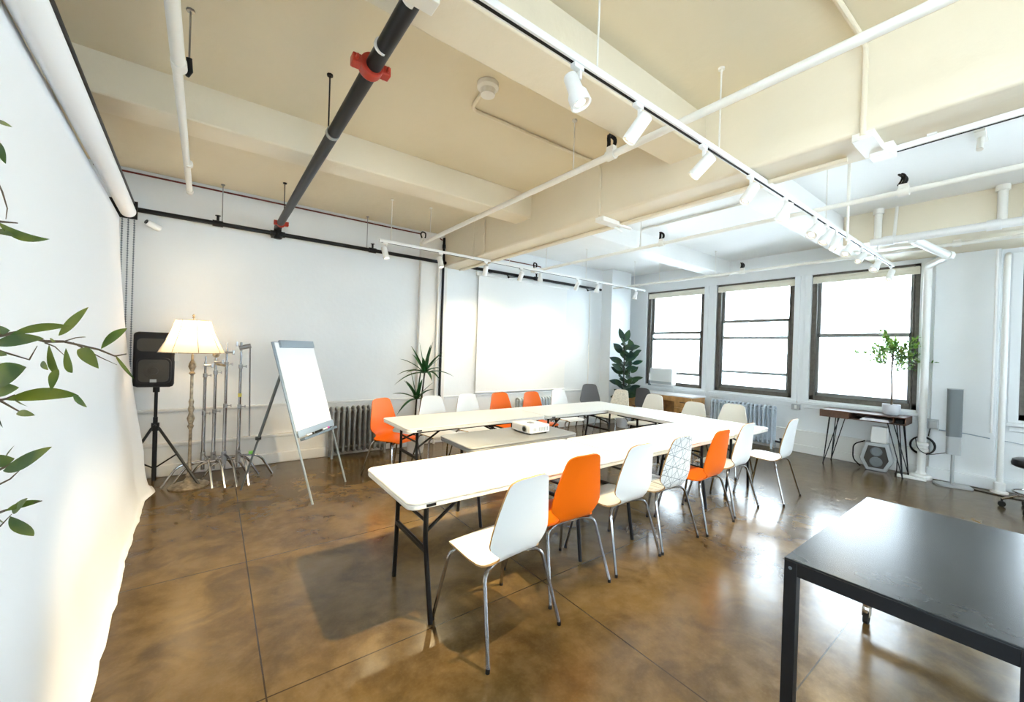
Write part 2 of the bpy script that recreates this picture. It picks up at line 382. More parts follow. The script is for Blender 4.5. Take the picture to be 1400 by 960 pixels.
# windows
def window(n, y1, y0, rails, label, opened=0.0, loc=None, rz=0):
    r = thing('window_%d' % n, label, 'window', loc or (XW, (y0 + y1) / 2, WZ0), rz, kind='structure')
    h = (y1 - y0) / 2; H = WZ1 - WZ0
    f = MB(); t = .055
    f.box((.03, -h, 0), (.14, h, t + .02)); f.box((.03, -h, H - t), (.14, h, H)); f.box((.03, -h, 0), (.14, -h + t, H)); f.box((.03, h - t, 0), (.14, h, H))
    f.box((.015, h - t - .005, 0), (.05, h - t - .02, H)); f.box((.015, -h + t + .005, 0), (.05, -h + t + .02, H))
    f.build('frame', 'winframe', r, bevel=.004)
    s = .056; mid = rails[0] - WZ0
    def sash(name, x, z0, z1, extra=None):
        g = MB(); y = h - t
        g.box((x, -y, z0), (x + .035, y, z0 + s)); g.box((x, -y, z1 - s), (x + .035, y, z1))
        g.box((x, -y, z0), (x + .035, -y + s, z1)); g.box((x, y - s, z0), (x + .035, y, z1))
        o = g.build(name, 'winsash', r, bevel=.003)
        MB().box((x + .014, -y + s * .5, z0 + s * .5), (x + .02, y - s * .5, z1 - s * .5)).build('pane', 'glass', o, smooth=0)
        return o
    sash('upper_sash', .10, (rails[1] if len(rails) > 1 else rails[0]) - WZ0, H - t)
    sash('lower_sash', .06, t + .02 + opened, mid)
    for z in rails[2:]:
        MB().box((.095, -h + t, z - WZ0), (.115, h - t, z - WZ0 + .05)).build('glazing_bar', 'winsash', r)
    bl = MB().box((.012, -h + .01, H - .15), (.028, h - .01, H - .045)).cyl((.03, -h + .02, H - .06), (.03, h - .02, H - .06), .026)
    bl.build('roller_blind', 'blind', r)
    c = MB(); c.box((-.055, -h - .09, -.075), (.06, h + .09, -.03)); c.box((-.02, -h - .07, -.14), (0, h + .07, -.075))
    c.build('sill', 'wall', r, bevel=.006)
    k = MB(); k.box((-.018, -h - .085, -.03), (.03, -h, H + .0)); k.box((-.018, h, -.03), (.03, h + .085, H)); k.build('casing', 'wall', r, bevel=.004)
    return r
window(1, *OP[0], [2.07, 1.88], 'double hung window nearest the back wall, air conditioner in its open lower sash', .17)
window(2, *OP[1], [2.27, 1.90, 1.25], 'middle double hung window behind the pale radiator')
window(3, *OP[2], [1.99, 1.93], 'wide double hung window behind the potted tree')
window(4, *OP[3], [1.99, 1.93], 'window at the right picture edge beyond the pier')
window(5, *OP[4], [1.99, 1.93], 'window beyond the right picture edge')

for i, (x0, x1) in enumerate(FO):  # added windows, never in view, that brighten the room from behind
    window(6 + i, .55, -.55, [1.99, 1.93], 'unseen window added for fill daylight in the wall behind the camera, %s of three' % ('left', 'middle', 'right')[i], 0, ((x0 + x1) / 2, YF, WZ0), -pi / 2)
for i, (y0, y1) in enumerate(LO):  # added windows out of view, lighting the window wall from the left
    window(9 + i, .65, -.65, [1.99, 1.93], 'unseen window added for fill daylight in the left wall behind the camera, %s of two' % ('rear', 'front')[i], 0, (XL, (y0 + y1) / 2, WZ0), pi)
# street outside
def building(x, y0, y1, h, label, ph):
    r = thing('building', label, 'building', (x, (y0 + y1) / 2, -9))
    w = (y1 - y0) / 2
    MB().box((0, -w, 0), (8, w, h)).build('facade', 'facade', r)
    y = -w + 1.2
    while y < w - 2:
        z = 2.0 + ph
        while z < h - 2.5:
            f = MB().box((-.12, y, z), (.02, y + 1.3, z + 2.0)).build('window_surround', 'facade', r)
            MB().box((-.16, y + .2, z + .15), (-.115, y + 1.1, z + 1.85)).build('window_glass', 'facadeglass', f)
            z += 3.6
        y += 3.2
building(24, -14, 3.4, 13.2, 'pale sunlit building across the street seen through the right hand windows', 0)
building(24, 4.2, 16, 10.8, 'pale lower building across the street seen through the left hand windows', .8)

# ---------------------------------------------------------------- pipes, conduits, ceiling gear
def rod(parent, top, zb, m='steel', r=.005, name='hanger_rod'):
    return MB().cyl(top, (top[0], top[1], zb), r, 6).cyl((top[0], top[1], ZC - .012), (top[0], top[1], ZC), .02, 8).build(name, m, parent)
def pipe(label, pts, r, m, rods=(), rodm='steel', name='ceiling_pipe', seg=14, bendr=.06, collars=()):
    t = thing(name, label, 'pipe')
    MB().tube(bend(pts, bendr) if len(pts) > 2 else pts, r, seg).build('pipe_run', m, t)
    for (x, y, z) in rods: rod(t, (x, y, ZC), z, rodm)
    for c, d, rr, L in collars:
        c = V(c); d = V(d).normalized(); MB().cyl(c - d * L / 2, c + d * L / 2, rr, 16).build('collar', m, t)
    return t

# big black sprinkler main with red couplings
t = thing('sprinkler_pipe', 'thick black pipe with red couplings crossing the ceiling towards the camera', 'pipe')
MB().cyl((.63, 1.48, 3.01), (.61, 5.86, 3.01), .040, 20).build('pipe_run', 'blackpipe', t)
MB().tube(bend([(.61, 5.80, 3.01), (.61, 5.86, 3.01), (.61, 5.86, 2.93)], .03), .043, 16).build('elbow', 'blackpipe', t)
for y, s in ((2.14, 1), (5.62, .8)):
    c = MB().cyl((.62, y - .03, 3.01), (.62, y + .03, 3.01), .060 * s, 20)
    for sx in (-1, 1):
        c.box((.62 + sx * .05 * s, y - .028, 2.985), (.62 + sx * .098 * s, y + .028, 3.035))
        c.box((.62 + sx * .07 * s, y - .05, 2.998), (.62 + sx * .085 * s, y + .05, 3.022))
    c.build('coupling', 'red', t, bevel=.006, label='red grooved pipe coupling')
MB().cyl((.62, 2.95, 3.01), (.62, 2.99, 3.01), .045, 16).build('hanger_ring', 'steel', t)
rod(t, (.59, 2.97, ZC), 3.04, 'black'); rod(t, (.61, 5.3, ZC), 3.04, 'black')
MB().cyl((.62, 1.95, 3.01), (.62, 1.965, 3.01), .0415, 16).cyl((.62, 1.60, 3.01), (.62, 1.62, 3.01), .0415, 16).build('white_band', 'white', t)
MB().box((.55, 1.50, 2.95), (.70, 1.58, 3.13)).build('hanger_bracket', 'pipewhite', t, bevel=.004)

t = pipe('long black pipe running along the back wall under the ceiling', [(-1.05, 5.86, 2.93), (6.75, 5.86, 2.93)], .026, 'blackpipe', [(.04, 5.86, 2.95), (1.72, 5.86, 2.95)], name='sprinkler_pipe')
for x in (.0, 1.8, 4.9):
    MB().cyl((x - .05, 5.86, 2.93), (x + .05, 5.86, 2.93), .036, 12).cyl((x, 5.86, 2.93), (x, 5.86, 3.02), .014, 8).cyl((x, 5.86, 3.02), (x, 5.86, 3.025), .028, 10).build('sprinkler_head', 'blackpipe', t)
MB().cyl((.61, 5.86, 2.87), (.61, 5.86, 2.99), .042, 12).cyl((.53, 5.86, 2.93), (.69, 5.86, 2.93), .036, 12).build('tee_fitting', 'blackpipe', t)
for x in (4.65, 6.72):
    MB().tube([(x - .45, 5.80, 2.86), (x, 5.84, 2.93)], .010, 6).tube([(x - .45, 5.80, 2.86), (x - .45, 5.86, 2.93)], .012, 6).sphere((x - .45, 5.80, 2.86), .022, 8).build('wall_bracket', 'blackpipe', t)
MB().box((.55, 5.83, 2.9), (.67, 6.0, 2.96)).box((3.9, 5.87, 2.92), (3.94, 6.0, 2.94)).box((-.9, 5.87, 2.92), (-.86, 6.0, 2.94)).build('wall_clamp', 'blackpipe', t)
pipe('thin dark red pipe in the corner of back wall and ceiling', [(-1.05, 5.96, 3.345), (2.88, 5.96, 3.345), (2.93, 5.90, 3.30)], .010, 'redpipe', name='thin_pipe')
pipe('thin black pipe along the ceiling corner above the projection screen', [(3.9, 5.96, 3.2), (5.1, 5.96, 3.2), (5.1, 5.99, 3.2)], .009, 'redpipe', name='thin_pipe')
pipe('black vertical pipe on the pilaster under the girder', [(2.955, 5.895, 3.34), (2.955, 5.895, .72), (2.955, 5.94, .68)], .020, 'blackpipe', name='riser_pipe', collars=[((2.955, 5.895, 3.2), (0, 0, 1), .026, .06), ((2.955, 5.895, .75), (0, 0, 1), .028, .06)])
pipe('white vertical pipe beside the black riser', [(2.88, 5.90, 2.96), (2.88, 5.90, .0)], .018, 'pipewhite', name='riser_pipe')
t = pipe('white painted pipe at upper left ending before the back wall', [(-.17, .9, 3.05), (-.235, 5.22, 3.05)], .024, 'pipewhite', [(-.15, 2.9, 3.06)], name='ceiling_pipe', collars=[((-.19, 2.85, 3.05), (0, 1, 0), .036, .07), ((-.235, 5.18, 3.05), (0, 1, 0), .031, .07), ((-.21, 4.4, 3.05), (0, 1, 0), .029, .05)])
MB().cyl((-.17, .9, 3.05), (-.19, 2.85, 3.05), .030, 14).build('wide_pipe_run', 'pipewhite', t)
MB().tube([(-.15, 2.88, 3.12), (-.145, 2.9, 3.06), (-.16, 2.9, 3.03)], .014, 8).build('black_clip', 'rubber', t)

def clamp(loc, label):
    t = thing('cable_clamp', label, 'clamp', loc, 0, 'pipe clamps with black cable loops')
    MB().cyl((0, -.035, 0), (0, .035, 0), .036, 12).box((-.02, -.03, .02), (.02, .03, .06)).build('clamp_body', 'pipewhite', t)
    pts = [V((.035 * sin(a) * (1 + .2 * sin(3 * a)), .03 * cos(2 * a) * .5, .105 + .045 * cos(a))) for a in [2 * pi * i / 18 for i in range(19)]]
    MB().tube(pts, .009, 8).tube([p * 1.0 + V((.006, .02, .004)) for p in pts], .007, 8).build('cable_loop', 'rubber', t)
    return t
pA = pipe('white lighting pipe left of the girder', [(2.25, -.6, 2.98), (2.25, 5.20, 2.98)], .024, 'pipewhite', [(2.25, 2.28, 3.0), (2.25, 4.9, 3.0)], 'pipewhite')
pB = pipe('white lighting pipe in the middle of the window bays', [(4.56, -.6, 2.98), (4.56, 5.6, 2.98)], .022, 'pipewhite', [(4.56, 3.3, 3.0), (4.56, 5.2, 3.0)], 'pipewhite')
MB().cyl((4.56, 1.10, 3.0), (4.56, 1.10, ZC), .014, 10).build('stub_pipe', 'pipewhite', pB)
MB().cyl((4.56, 1.10, 2.98), (4.56, 1.10, 2.66), .010, 10).build('drop_pipe', 'pipewhite', pB)
pC = pipe('white pipe running close above the window heads', [(7.0, -.6, 2.98), (7.0, 5.9, 2.98)], .022, 'pipewhite', [(7.0, 3.5, 3.0), (7.0, .9, 3.0), (7.0, 4.6, 3.0)], 'pipewhite')
clamp((2.25, 1.90, 2.98), 'clamp with black cable loop on the pipe left of the girder')
clamp((4.56, 2.98, 2.98), 'clamp with black cable loop on the middle pipe, farther one left of the track')
clamp((4.56, .74, 2.98), 'clamp with black cable loop on the middle pipe, near the right picture edge')
clamp((7.0, 3.05, 2.98), 'clamp with black cable loop above the middle window')
clamp((7.0, .66, 2.98), 'clamp with black cable loop above the pier')
clamp((2.25, 5.12, 2.98), 'clamp with black cable loop at the far end of the pipe by the back track')
clamp((4.56, 5.50, 2.98), 'clamp with black cable loop in front of the projection screen')

t = pipe('thick white heating pipe under the soffit at right', [(6.38, -.9, 3.0), (6.38, 1.31, 3.0)], .045, 'white', name='heating_pipe', collars=[((6.38, 1.15, 3.0), (0, 1, 0), .055, .1), ((6.38, .35, 3.0), (0, 1, 0), .055, .1)])
for y in (1.25, .30):
    MB().cyl((6.39, y, 3.0), (6.39, y, 3.34), .036, 14).cyl((6.39, y, 3.34), (6.39, y, ZC - .002), .052, 14).build('riser', 'pipewhite', t)
    MB().cyl((6.41, y - .14, 3.0), (6.41, y - .16, ZC - .002), .016, 10).build('conduit', 'pipewhite', t)
MB().cyl((6.42, .95, 2.98), (7.12, .75, 2.885), .046, 16).cyl((7.10, .756, 2.887), (7.17, .732, 2.88), .056, 16).build('branch', 'white', t)
t = thing('heating_riser', 'tall white heating pipe with round base right of the third window', 'pipe', (7.73, .985, 0))
MB().tube(bend([(0, 0, 0), (0, 0, 2.88), (-.60, -.27, 2.88)], .08), .042, 18).build('pipe_run', 'white', t)
MB().lathe([(.112, 0), (.112, .035), (.10, .05), (.055, .06), (.048, .09)], seg=24).build('floor_flange', 'white', t)
MB().lathe([(.05, .36), (.07, .37), (.07, .40), (.056, .41), (.056, .44), (.07, .45), (.07, .48), (.05, .49)], seg=20).build('collar', 'white', t)
t = thing('heating_riser', 'slimmer white pipe standing at the right side of the pier', 'pipe', (7.76, .31, 0))
MB().tube(bend([(0, 0, 0), (0, 0, 2.88), (0.15, -.0, 2.95)], .08), .028, 16).build('pipe_run', 'white', t)
MB().lathe([(.075, 0), (.075, .02), (.05, .03), (.05, .12), (.04, .13)], seg=20).build('floor_flange', 'white', t)
MB().tube([(-.01, .08, .72), (-.01, .08, 3.0)], .012, 8).build('conduit', 'white', t)
pipe('thin white conduit running down the window wall beside the far pilaster', [(7.72, 5.86, 3.1), (7.72, 5.86, 0)], .022, 'pipewhite', name='conduit')

# junction boxes and conduits
t = thing('smoke_detector', 'round white detector on the ceiling with a conduit leading to the girder', 'detector', (1.48, 2.36, ZC))
MB().lathe([(.075, 0), (.075, -.03), (.055, -.045), (.05, -.08), (.0001, -.085)], seg=24).build('detector_body', 'pipewhite', t)
MB().tube(bend([(.0, .05, -.02), (.04, .30, -.02), (.3, .29, -.02), (1.47, .27, -.02), (1.49, .27, -.10), (1.49, .27, -.51)], .07), .013, 10).build('conduit', 'beam', t)
t = thing('junction_box', 'conduit fitting with two stubs on the girder underside, farther from the camera', 'junction box', (3.0, 2.63, GZ))
MB().box((-.03, -.05, -.045), (.22, .05, 0)).cyl((.2, .03, -.03), (.42, .08, -.03), .014).cyl((.2, -.03, -.03), (.42, -.03, -.03), .014).build('box_body', 'pipewhite', t, bevel=.004)
t = thing('junction_box', 'conduit fitting on the girder underside near the cable track', 'junction box', (3.0, .66, GZ))
MB().box((-.04, -.05, -.045), (.26, .05, 0)).box((.2, -.09, -.07), (.3, .02, 0)).build('box_body', 'pipewhite', t, bevel=.004)
MB().tube(bend([(-.9, .02, .50), (-.055, .0, .50), (-.035, 0, .42), (-.035, 0, -.02)], .07), .015, 10).build('conduit', 'beam', t)
pipe('short conduit on the girder face near the back wall', [(2.965, 4.70, 3.36), (2.965, 4.70, 2.87)], .010, 'beam', name='conduit')
pipe('thin cable on the girder face close to the back wall', [(2.97, 5.0, 3.39), (2.97, 5.0, 2.9)], .006, 'beam', name='conduit')
pipe('conduit fixed along the underside of the girder', [(3.26, .8, 2.865), (3.26, 5.9, 2.865)], .016, 'beam', name='conduit', seg=8)
pipe('conduit bending down onto the beam before the first two windows', [(5.0, 2.2, 3.385), (5.0, 3.2, 3.385), (4.98, 3.6, 3.385), (4.98, 3.6, 3.12), (4.98, 3.9, 3.12)], .012, 'pipewhite', name='conduit')
t = thing('ceiling_lamp_holder', 'short white lamp holder on the right hand ceiling', 'fixture', (4.9, .35, ZC))
MB().box((-.16, -.03, -.02), (.1, .03, 0)).cyl((-.02, 0, -.02), (-.10, 0, -.14), .02).build('holder_body', 'pipewhite', t)

# ---------------------------------------------------------------- track lights
def track(label, a, b2, slot=True, rods=()):
    t = thing('light_track', label, 'light track')
    a, b2 = V(a), V(b2); L = (b2 - a).length; d = (b2 - a).normalized(); s = V((d.y, -d.x, 0))
    R = Matrix.Translation((a + b2) / 2) @ Matrix((d, s, V((0, 0, 1)))).transposed().to_4x4()
    MB().box((-L / 2, -.018, 0), (L / 2, .018, .034), R).build('rail', 'white', t, bevel=.002)
    MB().box((-L / 2 + .03, -.007, -.002), (L / 2 - .03, .007, .001), R).build('slot', 'rubber', t)
    for (x, y) in rods: rod(t, (x, y, ZC), a.z + .03, 'pipewhite')
    return t
track('long white light track under the ceiling beam running to the third window', (.3, 1.285, 2.842), (7.30, 1.265, 2.842), rods=[(1.40, 1.282), (2.55, 1.279), (4.6, 1.273), (6.5, 1.267)])
track('white light track parallel to the back wall', (1.60, 4.96, 2.842), (7.05, 4.96, 2.842), rods=[(1.75, 4.96), (3.6, 4.96), (5.3, 4.96), (6.7, 4.96)])
track('white light track along the girder at upper right', (3.30, .60, 2.84), (3.22, -1.2, 2.84))
for o in list(COL.objects):
    if o.get('label', '').startswith('white light track along the girder'):
        MB().box((3.2, -.9, 2.87), (3.26, -.86, 2.885)).box((3.26, .4, 2.87), (3.32, .44, 2.885)).build('mounting_clip', 'white', o)

def spot(x, y, z, d, kind, label, watts, group, rz=0, blend=.5, size=58):
    t = thing('track_spotlight', label, 'spotlight', (x, y, z), 0, group)
    d = V(d).normalized()
    MB().box((-.03, -.014, -.022), (.03, .014, 0)).box((.008, -.01, -.06), (.022, .01, -.02)).build('adapter', 'white', t, bevel=.002)
    MB().tube([(.015, 0, -.05), (.015, 0, -.10), (.01, 0, -.115)], .005, 6).build('stem', 'steel', t)
    c = V((0, 0, -.125)); R = align(d)
    b = MB()
    if kind == 'bell': prof = [(.001, -.085), (.029, -.085), (.032, -.078), (.034, -.01), (.045, .01), (.048, .06), (.041, .06), (.039, .05)]
    else: prof = [(.001, -.07), (.034, -.07), (.036, -.065), (.036, .075), (.031, .075), (.030, .065)]
    ro = prof[-1][0]
    b.lathe(prof, c, 20, mtx=R)
    b.build('lamp_head', 'white', t)
    e = prof[-1][1]
    MB().lathe([(ro, e - .004), (ro * .5, e + .001), (.0001, e + .002)], c, 20, mtx=R).build('lamp_lens', 'bulb', t, label='glowing lamp face')
    if watts:
        l = bpy.data.lights.new('lamp_beam', 'SPOT'); l.energy = watts * SPOT_W; l.spot_size = radians(size); l.spot_blend = blend
        l.color = (1, .79, .45); l.shadow_soft_size = .03
        lo = bpy.data.objects.new('lamp_beam', l); COL.objects.link(lo); lo.parent = t
        lo.location = c + d * .10; lo.rotation_mode = 'QUATERNION'; lo.rotation_quaternion = V((0, 0, -1)).rotation_difference(d)
    return t
G1 = 'spotlights on the long track'
zt = 2.842
LS = [(1.38, (.28, -.30, -1), 'bell', 'bell shaped track spotlight nearest the camera', 110),
      (1.86, (-.38, .62, -1), 'can', 'white cylinder spotlight, second from the camera on the long track', 360),
      (2.56, (-.42, .85, -1), 'can', 'white cylinder spotlight in front of the girder face', 240),
      (3.26, (-.55, .35, -1), 'can', 'tilted cylinder spotlight under the girder', 110),
      (3.93, (-.05, .45, -1), 'bell', 'bell shaped spotlight just past the girder', 90),
      (4.66, (-.8, .25, -1), 'bell', 'first of the bunched spotlights past the middle pipe', 40),
      (5.02, (-.5, .45, -1), 'bell', 'second of the bunched spotlights past the middle pipe', 40),
      (5.30, (-.6, .15, -1), 'can', 'third of the bunched spotlights past the middle pipe', 40),
      (5.75, (-.7, .25, -1), 'bell', 'fourth of the bunched spotlights past the middle pipe', 40),
      (6.28, (-.9, .2, -.8), 'can', 'spotlight above the pale window blind, fifth past the middle pipe', 30),
      (6.98, (-.7, .3, -1), 'bell', 'last spotlight but one at the window end of the long track', 30),
      (7.80, (-.5, .2, -1), 'can', 'spotlight at the very end of the long track before the third window', 30)]
for x, d, k, lb, w in LS: spot(x * .921, 1.285 - (x * .921 - .3) * .0029, zt, d, k, lb, w, G1)
G2 = 'spotlights on the track along the back wall'
for x, k, lb, d, w in ((1.68, 'can', 'white spotlight at the left end of the back track', (.2, -.25, -1), 60),
                       (2.44, 'can', 'white spotlight in front of the black riser on the back track', (.1, -.3, -1), 70),
                       (3.17, 'can', 'small spotlight over the left edge of the projection screen', (.1, .5, -1), 55),
                       (3.83, 'can', 'spotlight over the middle of the projection screen', (0, .6, -1), 55),
                       (5.08, 'can', 'spotlight over the right part of the projection screen', (0, .6, -1), 55),
                       (5.61, 'bell', 'glowing spotlight by the right end of the black wall pipe', (-.1, .3, -1), 30),
                       (6.74, 'bell', 'spotlight at the window end of the back track', (-.2, .2, -1), 20)):
    spot(x, 4.96, 2.842, d, k, lb, w * .6, G2, blend=.9, size=110)
spot(4.56, 5.35, 2.955, (.1, .1, -1), 'bell', 'spotlight hanging at the far end of the middle pipe', 25, None)

# ---------------------------------------------------------------- paper backdrop at left
def xr(y): return -.725 + .044 * (5.5 - y)
t = thing('paper_backdrop', 'white seamless paper backdrop hanging from a roll along the left wall', 'backdrop')
random.seed(3)
wob = [random.uniform(-.02, .02) for _ in range(60)]
def edge_x(y):                                # where the sheet ends on the floor
    k = [(0.6, -.26), (2.4, -.385), (3.2, -.42), (3.8, -.46), (4.6, -.475), (5.1, -.49), (5.35, -.44), (5.6, -.50)]
    for (a, xa), (c, xc) in zip(k, k[1:]):
        if y <= c: return xa + (xc - xa) * max(0, (y - a) / (c - a))
    return k[-1][1]
def sheet(u, v):
    y = .6 + (5.56 - .6) * u; w = wob[int(u * 50)] * (1 - (u * 50) % 1) + wob[int(u * 50) + 1] * ((u * 50) % 1)
    x0 = xr(y) - .06; xe = edge_x(y) + w * .3 * v ** 6
    if v < .7:
        q = v / .7; z = 2.76 - (2.76 - .42) * q
        return (x0 + (xe - .09 - x0) * q ** 1.5 + .002 * sin(9 * u + 2 * q) * q, y, z)
    q = (v - .7) / .3; a = q * pi / 2
    return (xe - .09 + .09 * (1 - cos(a)) + .002 * sin(9 * u + 2) * (1 - q), y + .02 * q * sin(14 * u), .006 + .414 * (1 - sin(a)) + .004 * abs(sin(23 * u)) * q)
o = MB().grid(sheet, 150, 40).build('paper_sheet', 'paper', t, smooth=80)
sm = o.modifiers.new('thickness', 'SOLIDIFY'); sm.thickness = .002
MB().cyl((xr(5.56), 5.56, 2.83), (xr(.5), .5, 2.76), .062, 28).build('paper_roll', 'paper', t)
MB().cyl((xr(5.50) + .03, 5.50, 2.915), (xr(.5) + .03, .5, 2.845), .022, 14).build('crossbar', 'black', t)
MB().box((XL + .002, 5.565, 2.76), (xr(5.56) + .07, 5.585, 2.94)).box((XL, 5.5, 2.76), (XL + .02, 5.62, 2.98)).build('end_bracket', 'black', t)
MB().box((XL + .002, .46, 2.70), (xr(.5) + .07, .48, 2.9)).build('end_bracket', 'black', t)
for i, (dx, zb) in enumerate(((-.045, 1.55), (0, 1.25), (.045, 1.15))):
    b = MB()
    z = 2.8
    while z > zb: b.sphere((xr(5.6) + dx, 5.61 + (z % .03) * 0, z), .009, 6); z -= .024
    b.cyl((xr(5.6) + dx, 5.61, 2.82), (xr(5.6) + dx, 5.61, zb), .003, 6)
    b.build('bead_chain', 'darksteel', t)

# ---------------------------------------------------------------- projection screen, camera, outlets
t = thing('projection_screen', 'white projection screen hanging on the back wall', 'projection screen', (4.75, YB - .03, .78))
MB().box((-1.07, -.012, .02), (1.07, .0, 2.08)).build('screen_sheet', 'white', t)
MB().cyl((-1.08, -.01, .01), (1.08, -.01, .01), .014, 10).build('weight_bar', 'white', t)
MB().box((-1.12, -.03, 2.06), (1.12, .028, 2.12)).build('screen_case', 'white', t, bevel=.01)
t = thing('security_camera', 'small white camera on the back wall near the backdrop roll', 'camera', (-.55, YB, 2.80))
MB().cyl((0, 0, 0), (0, -.03, 0), .035).cyl((0, -.03, 0), (-.02, -.07, 0), .014).build('camera_mount', 'white', t)
MB().cyl((.03, -.05, -.02), (-.07, -.13, .02), .034, 16).build('camera_body', 'white', t)
MB().cyl((-.068, -.129, .019), (-.074, -.134, .022), .024, 16).build('camera_lens', 'glassdark', t)
def outlet(label, loc, n, size=(.11, .075)):
    t = thing('outlet_box', label, 'outlet', loc); n = V(n)
    R = Matrix((V((n.y, -n.x, 0)), n, V((0, 0, 1)))).transposed().to_4x4()
    MB().box((-size[1] / 2, -.001, -size[0] / 2), (size[1] / 2, .045, size[0] / 2), R).build('box', 'silverplastic', t, bevel=.004)
    MB().box((-.016, .044, -.03), (.016, .05, .03), R).build('socket', 'white', t)
    return t
o = outlet('grey outlet box at the end of the conduit right of the projection screen', (6.52, YB - .035, .80), (0, -1, 0))
MB().cyl((0, -.02, .05), (0, -.0, 2.08), .009, 8).build('conduit', 'pipewhite', o)
outlet('grey outlet box on the wall between pale radiator and console desk', (XW, 2.52, .75), (-1, 0, 0), (.09, .12))
o = outlet('grey outlet box with a plugged adapter beside the tall heating pipe', (XW - .105, .90, .74), (-1, 0, 0), (.13, .11))
MB().box((-.09, -.05, -.05), (-.045, .03, .04)).build('adapter', 'silverplastic', o, bevel=.006)
MB().tube(bend([(-.02, -.06, -.07), (-.02, -.30, -.075), (-.02, -.50, -.10)], .03), .007, 6).build('cable_strip', 'greymetal', o)
o.name = 'outlet_box'

# ---------------------------------------------------------------- radiators
def radiator(label, loc, rz, n, pitch, m, h=.60, tr=.019):
    t = thing('radiator', label, 'radiator', loc, rz)
    L = n * pitch
    for i in range(n):
        x = -L / 2 + pitch * (i + .5); b = MB()
        for y in (-.07, 0, .07):
            b.tube([(x, y, .10), (x, y, h - .03)], tr, 8)
        loop = [(x, -.07, h - .06), (x, -.06, h - .015), (x, -.03, h), (x, .03, h), (x, .06, h - .015), (x, .07, h - .06)]
        b.tube(loop, tr + .002, 8); b.tube([(p[0], p[1], .14 - (p[2] - (h - .06))) for p in loop], tr + .002, 8)
        if i in (0, n - 1):
            for y in (-.06, .06): b.tube([(x, y, .12), (x, y * 1.15, .0)], [.024, .018], 8)
        b.build('section', m, t, smooth=60)
    MB().cyl((-L / 2, 0, .13), (L / 2, 0, .13), .02).cyl((-L / 2, 0, h - .05), (L / 2, 0, h - .05), .02).build('connecting_rod', m, t)
    MB().cyl((L / 2, 0, .13), (L / 2 + .09, 0, .13), .018).cyl((L / 2 + .09, 0, -.0), (L / 2 + .09, 0, .17), .02).cyl((L / 2 + .09, 0, .17), (L / 2 + .09, 0, .20), .03).build('valve', 'blackpipe', t)
    return t
radiator('dark silver cast iron radiator behind the flipchart easel', (1.67, 5.82, 0), 0, 11, .072, 'radiator', .68)
radiator('pale radiator under the projection screen behind the orange chairs', (4.95, 5.82, 0), 0, 13, .07, 'radiatorlight', .66)
radiator('pale silver radiator under the middle window', (7.78, 3.32, 0), -pi / 2, 16, .070, 'radiatorlight', .72, .016)

# ---------------------------------------------------------------- tables
def fold_table(label, loc, rz, L=1.83, Wd=.74, H=.74, m='whiteplastic', legm='black', group=None, plate=True):
    t = thing('folding_table', label, 'table', loc, rz, group)
    b = MB().prism(rrect(L, Wd, .055), H - .018, H).prism(rrect(L - .008, Wd - .008, .052), H - .045, H - .018)
    b.build('tabletop', m, t, bevel=.006)
    MB().box((-L / 2 + .12, -Wd / 2 + .10, H - .075), (L / 2 - .12, -Wd / 2 + .125, H - .045)).box((-L / 2 + .12, Wd / 2 - .125, H - .075), (L / 2 - .12, Wd / 2 - .10, H - .045)).build('apron_rail', legm, t)
    if plate:
        MB().box((-L / 2 + .10, -Wd / 2 - .001, H - .036), (-L / 2 + .155, -Wd / 2 + .004, H - .022)).build('nameplate', 'black', t)
    for sx in (-1, 1):
        x = L / 2 - .42 if sx > 0 else -L / 2 + .17; yw = Wd / 2 - .10
        for sy in (-1, 1):
            MB().tube(bend([(x, sy * (yw - .05), H - .05), (x, sy * (yw - .055), .45), (x - sx * .015, sy * (yw + .015), .0)], .06), .0145, 10).build('leg', legm, t)
        b = MB().cyl((x, -yw + .055, .56), (x, yw - .055, .56), .010, 8).cyl((x, -yw + .045, .40), (x, yw - .045, .40), .011, 8)
        b.box((x - .012, -yw + .05, .382), (x + .012, yw - .05, .405))
        b.build('leg_crossbar', legm, t)
        MB().cyl((x, -yw + .05, .50), (x - sx * .40, -.10, H - .055), .0105, 8).cyl((x, yw - .05, .50), (x - sx * .40, .10, H - .055), .0105, 8).cyl((x - sx * .40, -.24, H - .055), (x - sx * .40, .24, H - .055), .009, 8).build('folding_brace', legm, t)
    return t
GT = 'white folding tables set in a ring'
tbl = fold_table('white folding table at the near left corner of the ring, closest to the camera', (.83 + .915, 2.33, 0), 0, group=GT)
copy_tree(tbl, (2.665 + .915, 2.33, 0), 0, 'white folding table in the near row, right of the seam')
copy_tree(tbl, (1.55 + .915, 4.13, 0), 0, 'white folding table at the left end of the far row beside the orange chair')
copy_tree(tbl, (3.385 + .915, 4.13, 0), 0, 'white folding table at the right end of the far row')
copy_tree(tbl, (4.90, 2.845, 0), pi / 2, 'white folding table across the window end of the ring')
fold_table('grey folding table inside the ring carrying the projector', (2.36, 3.13, 0), 0, 1.28, .58, .73, 'greyplastic', plate=False)

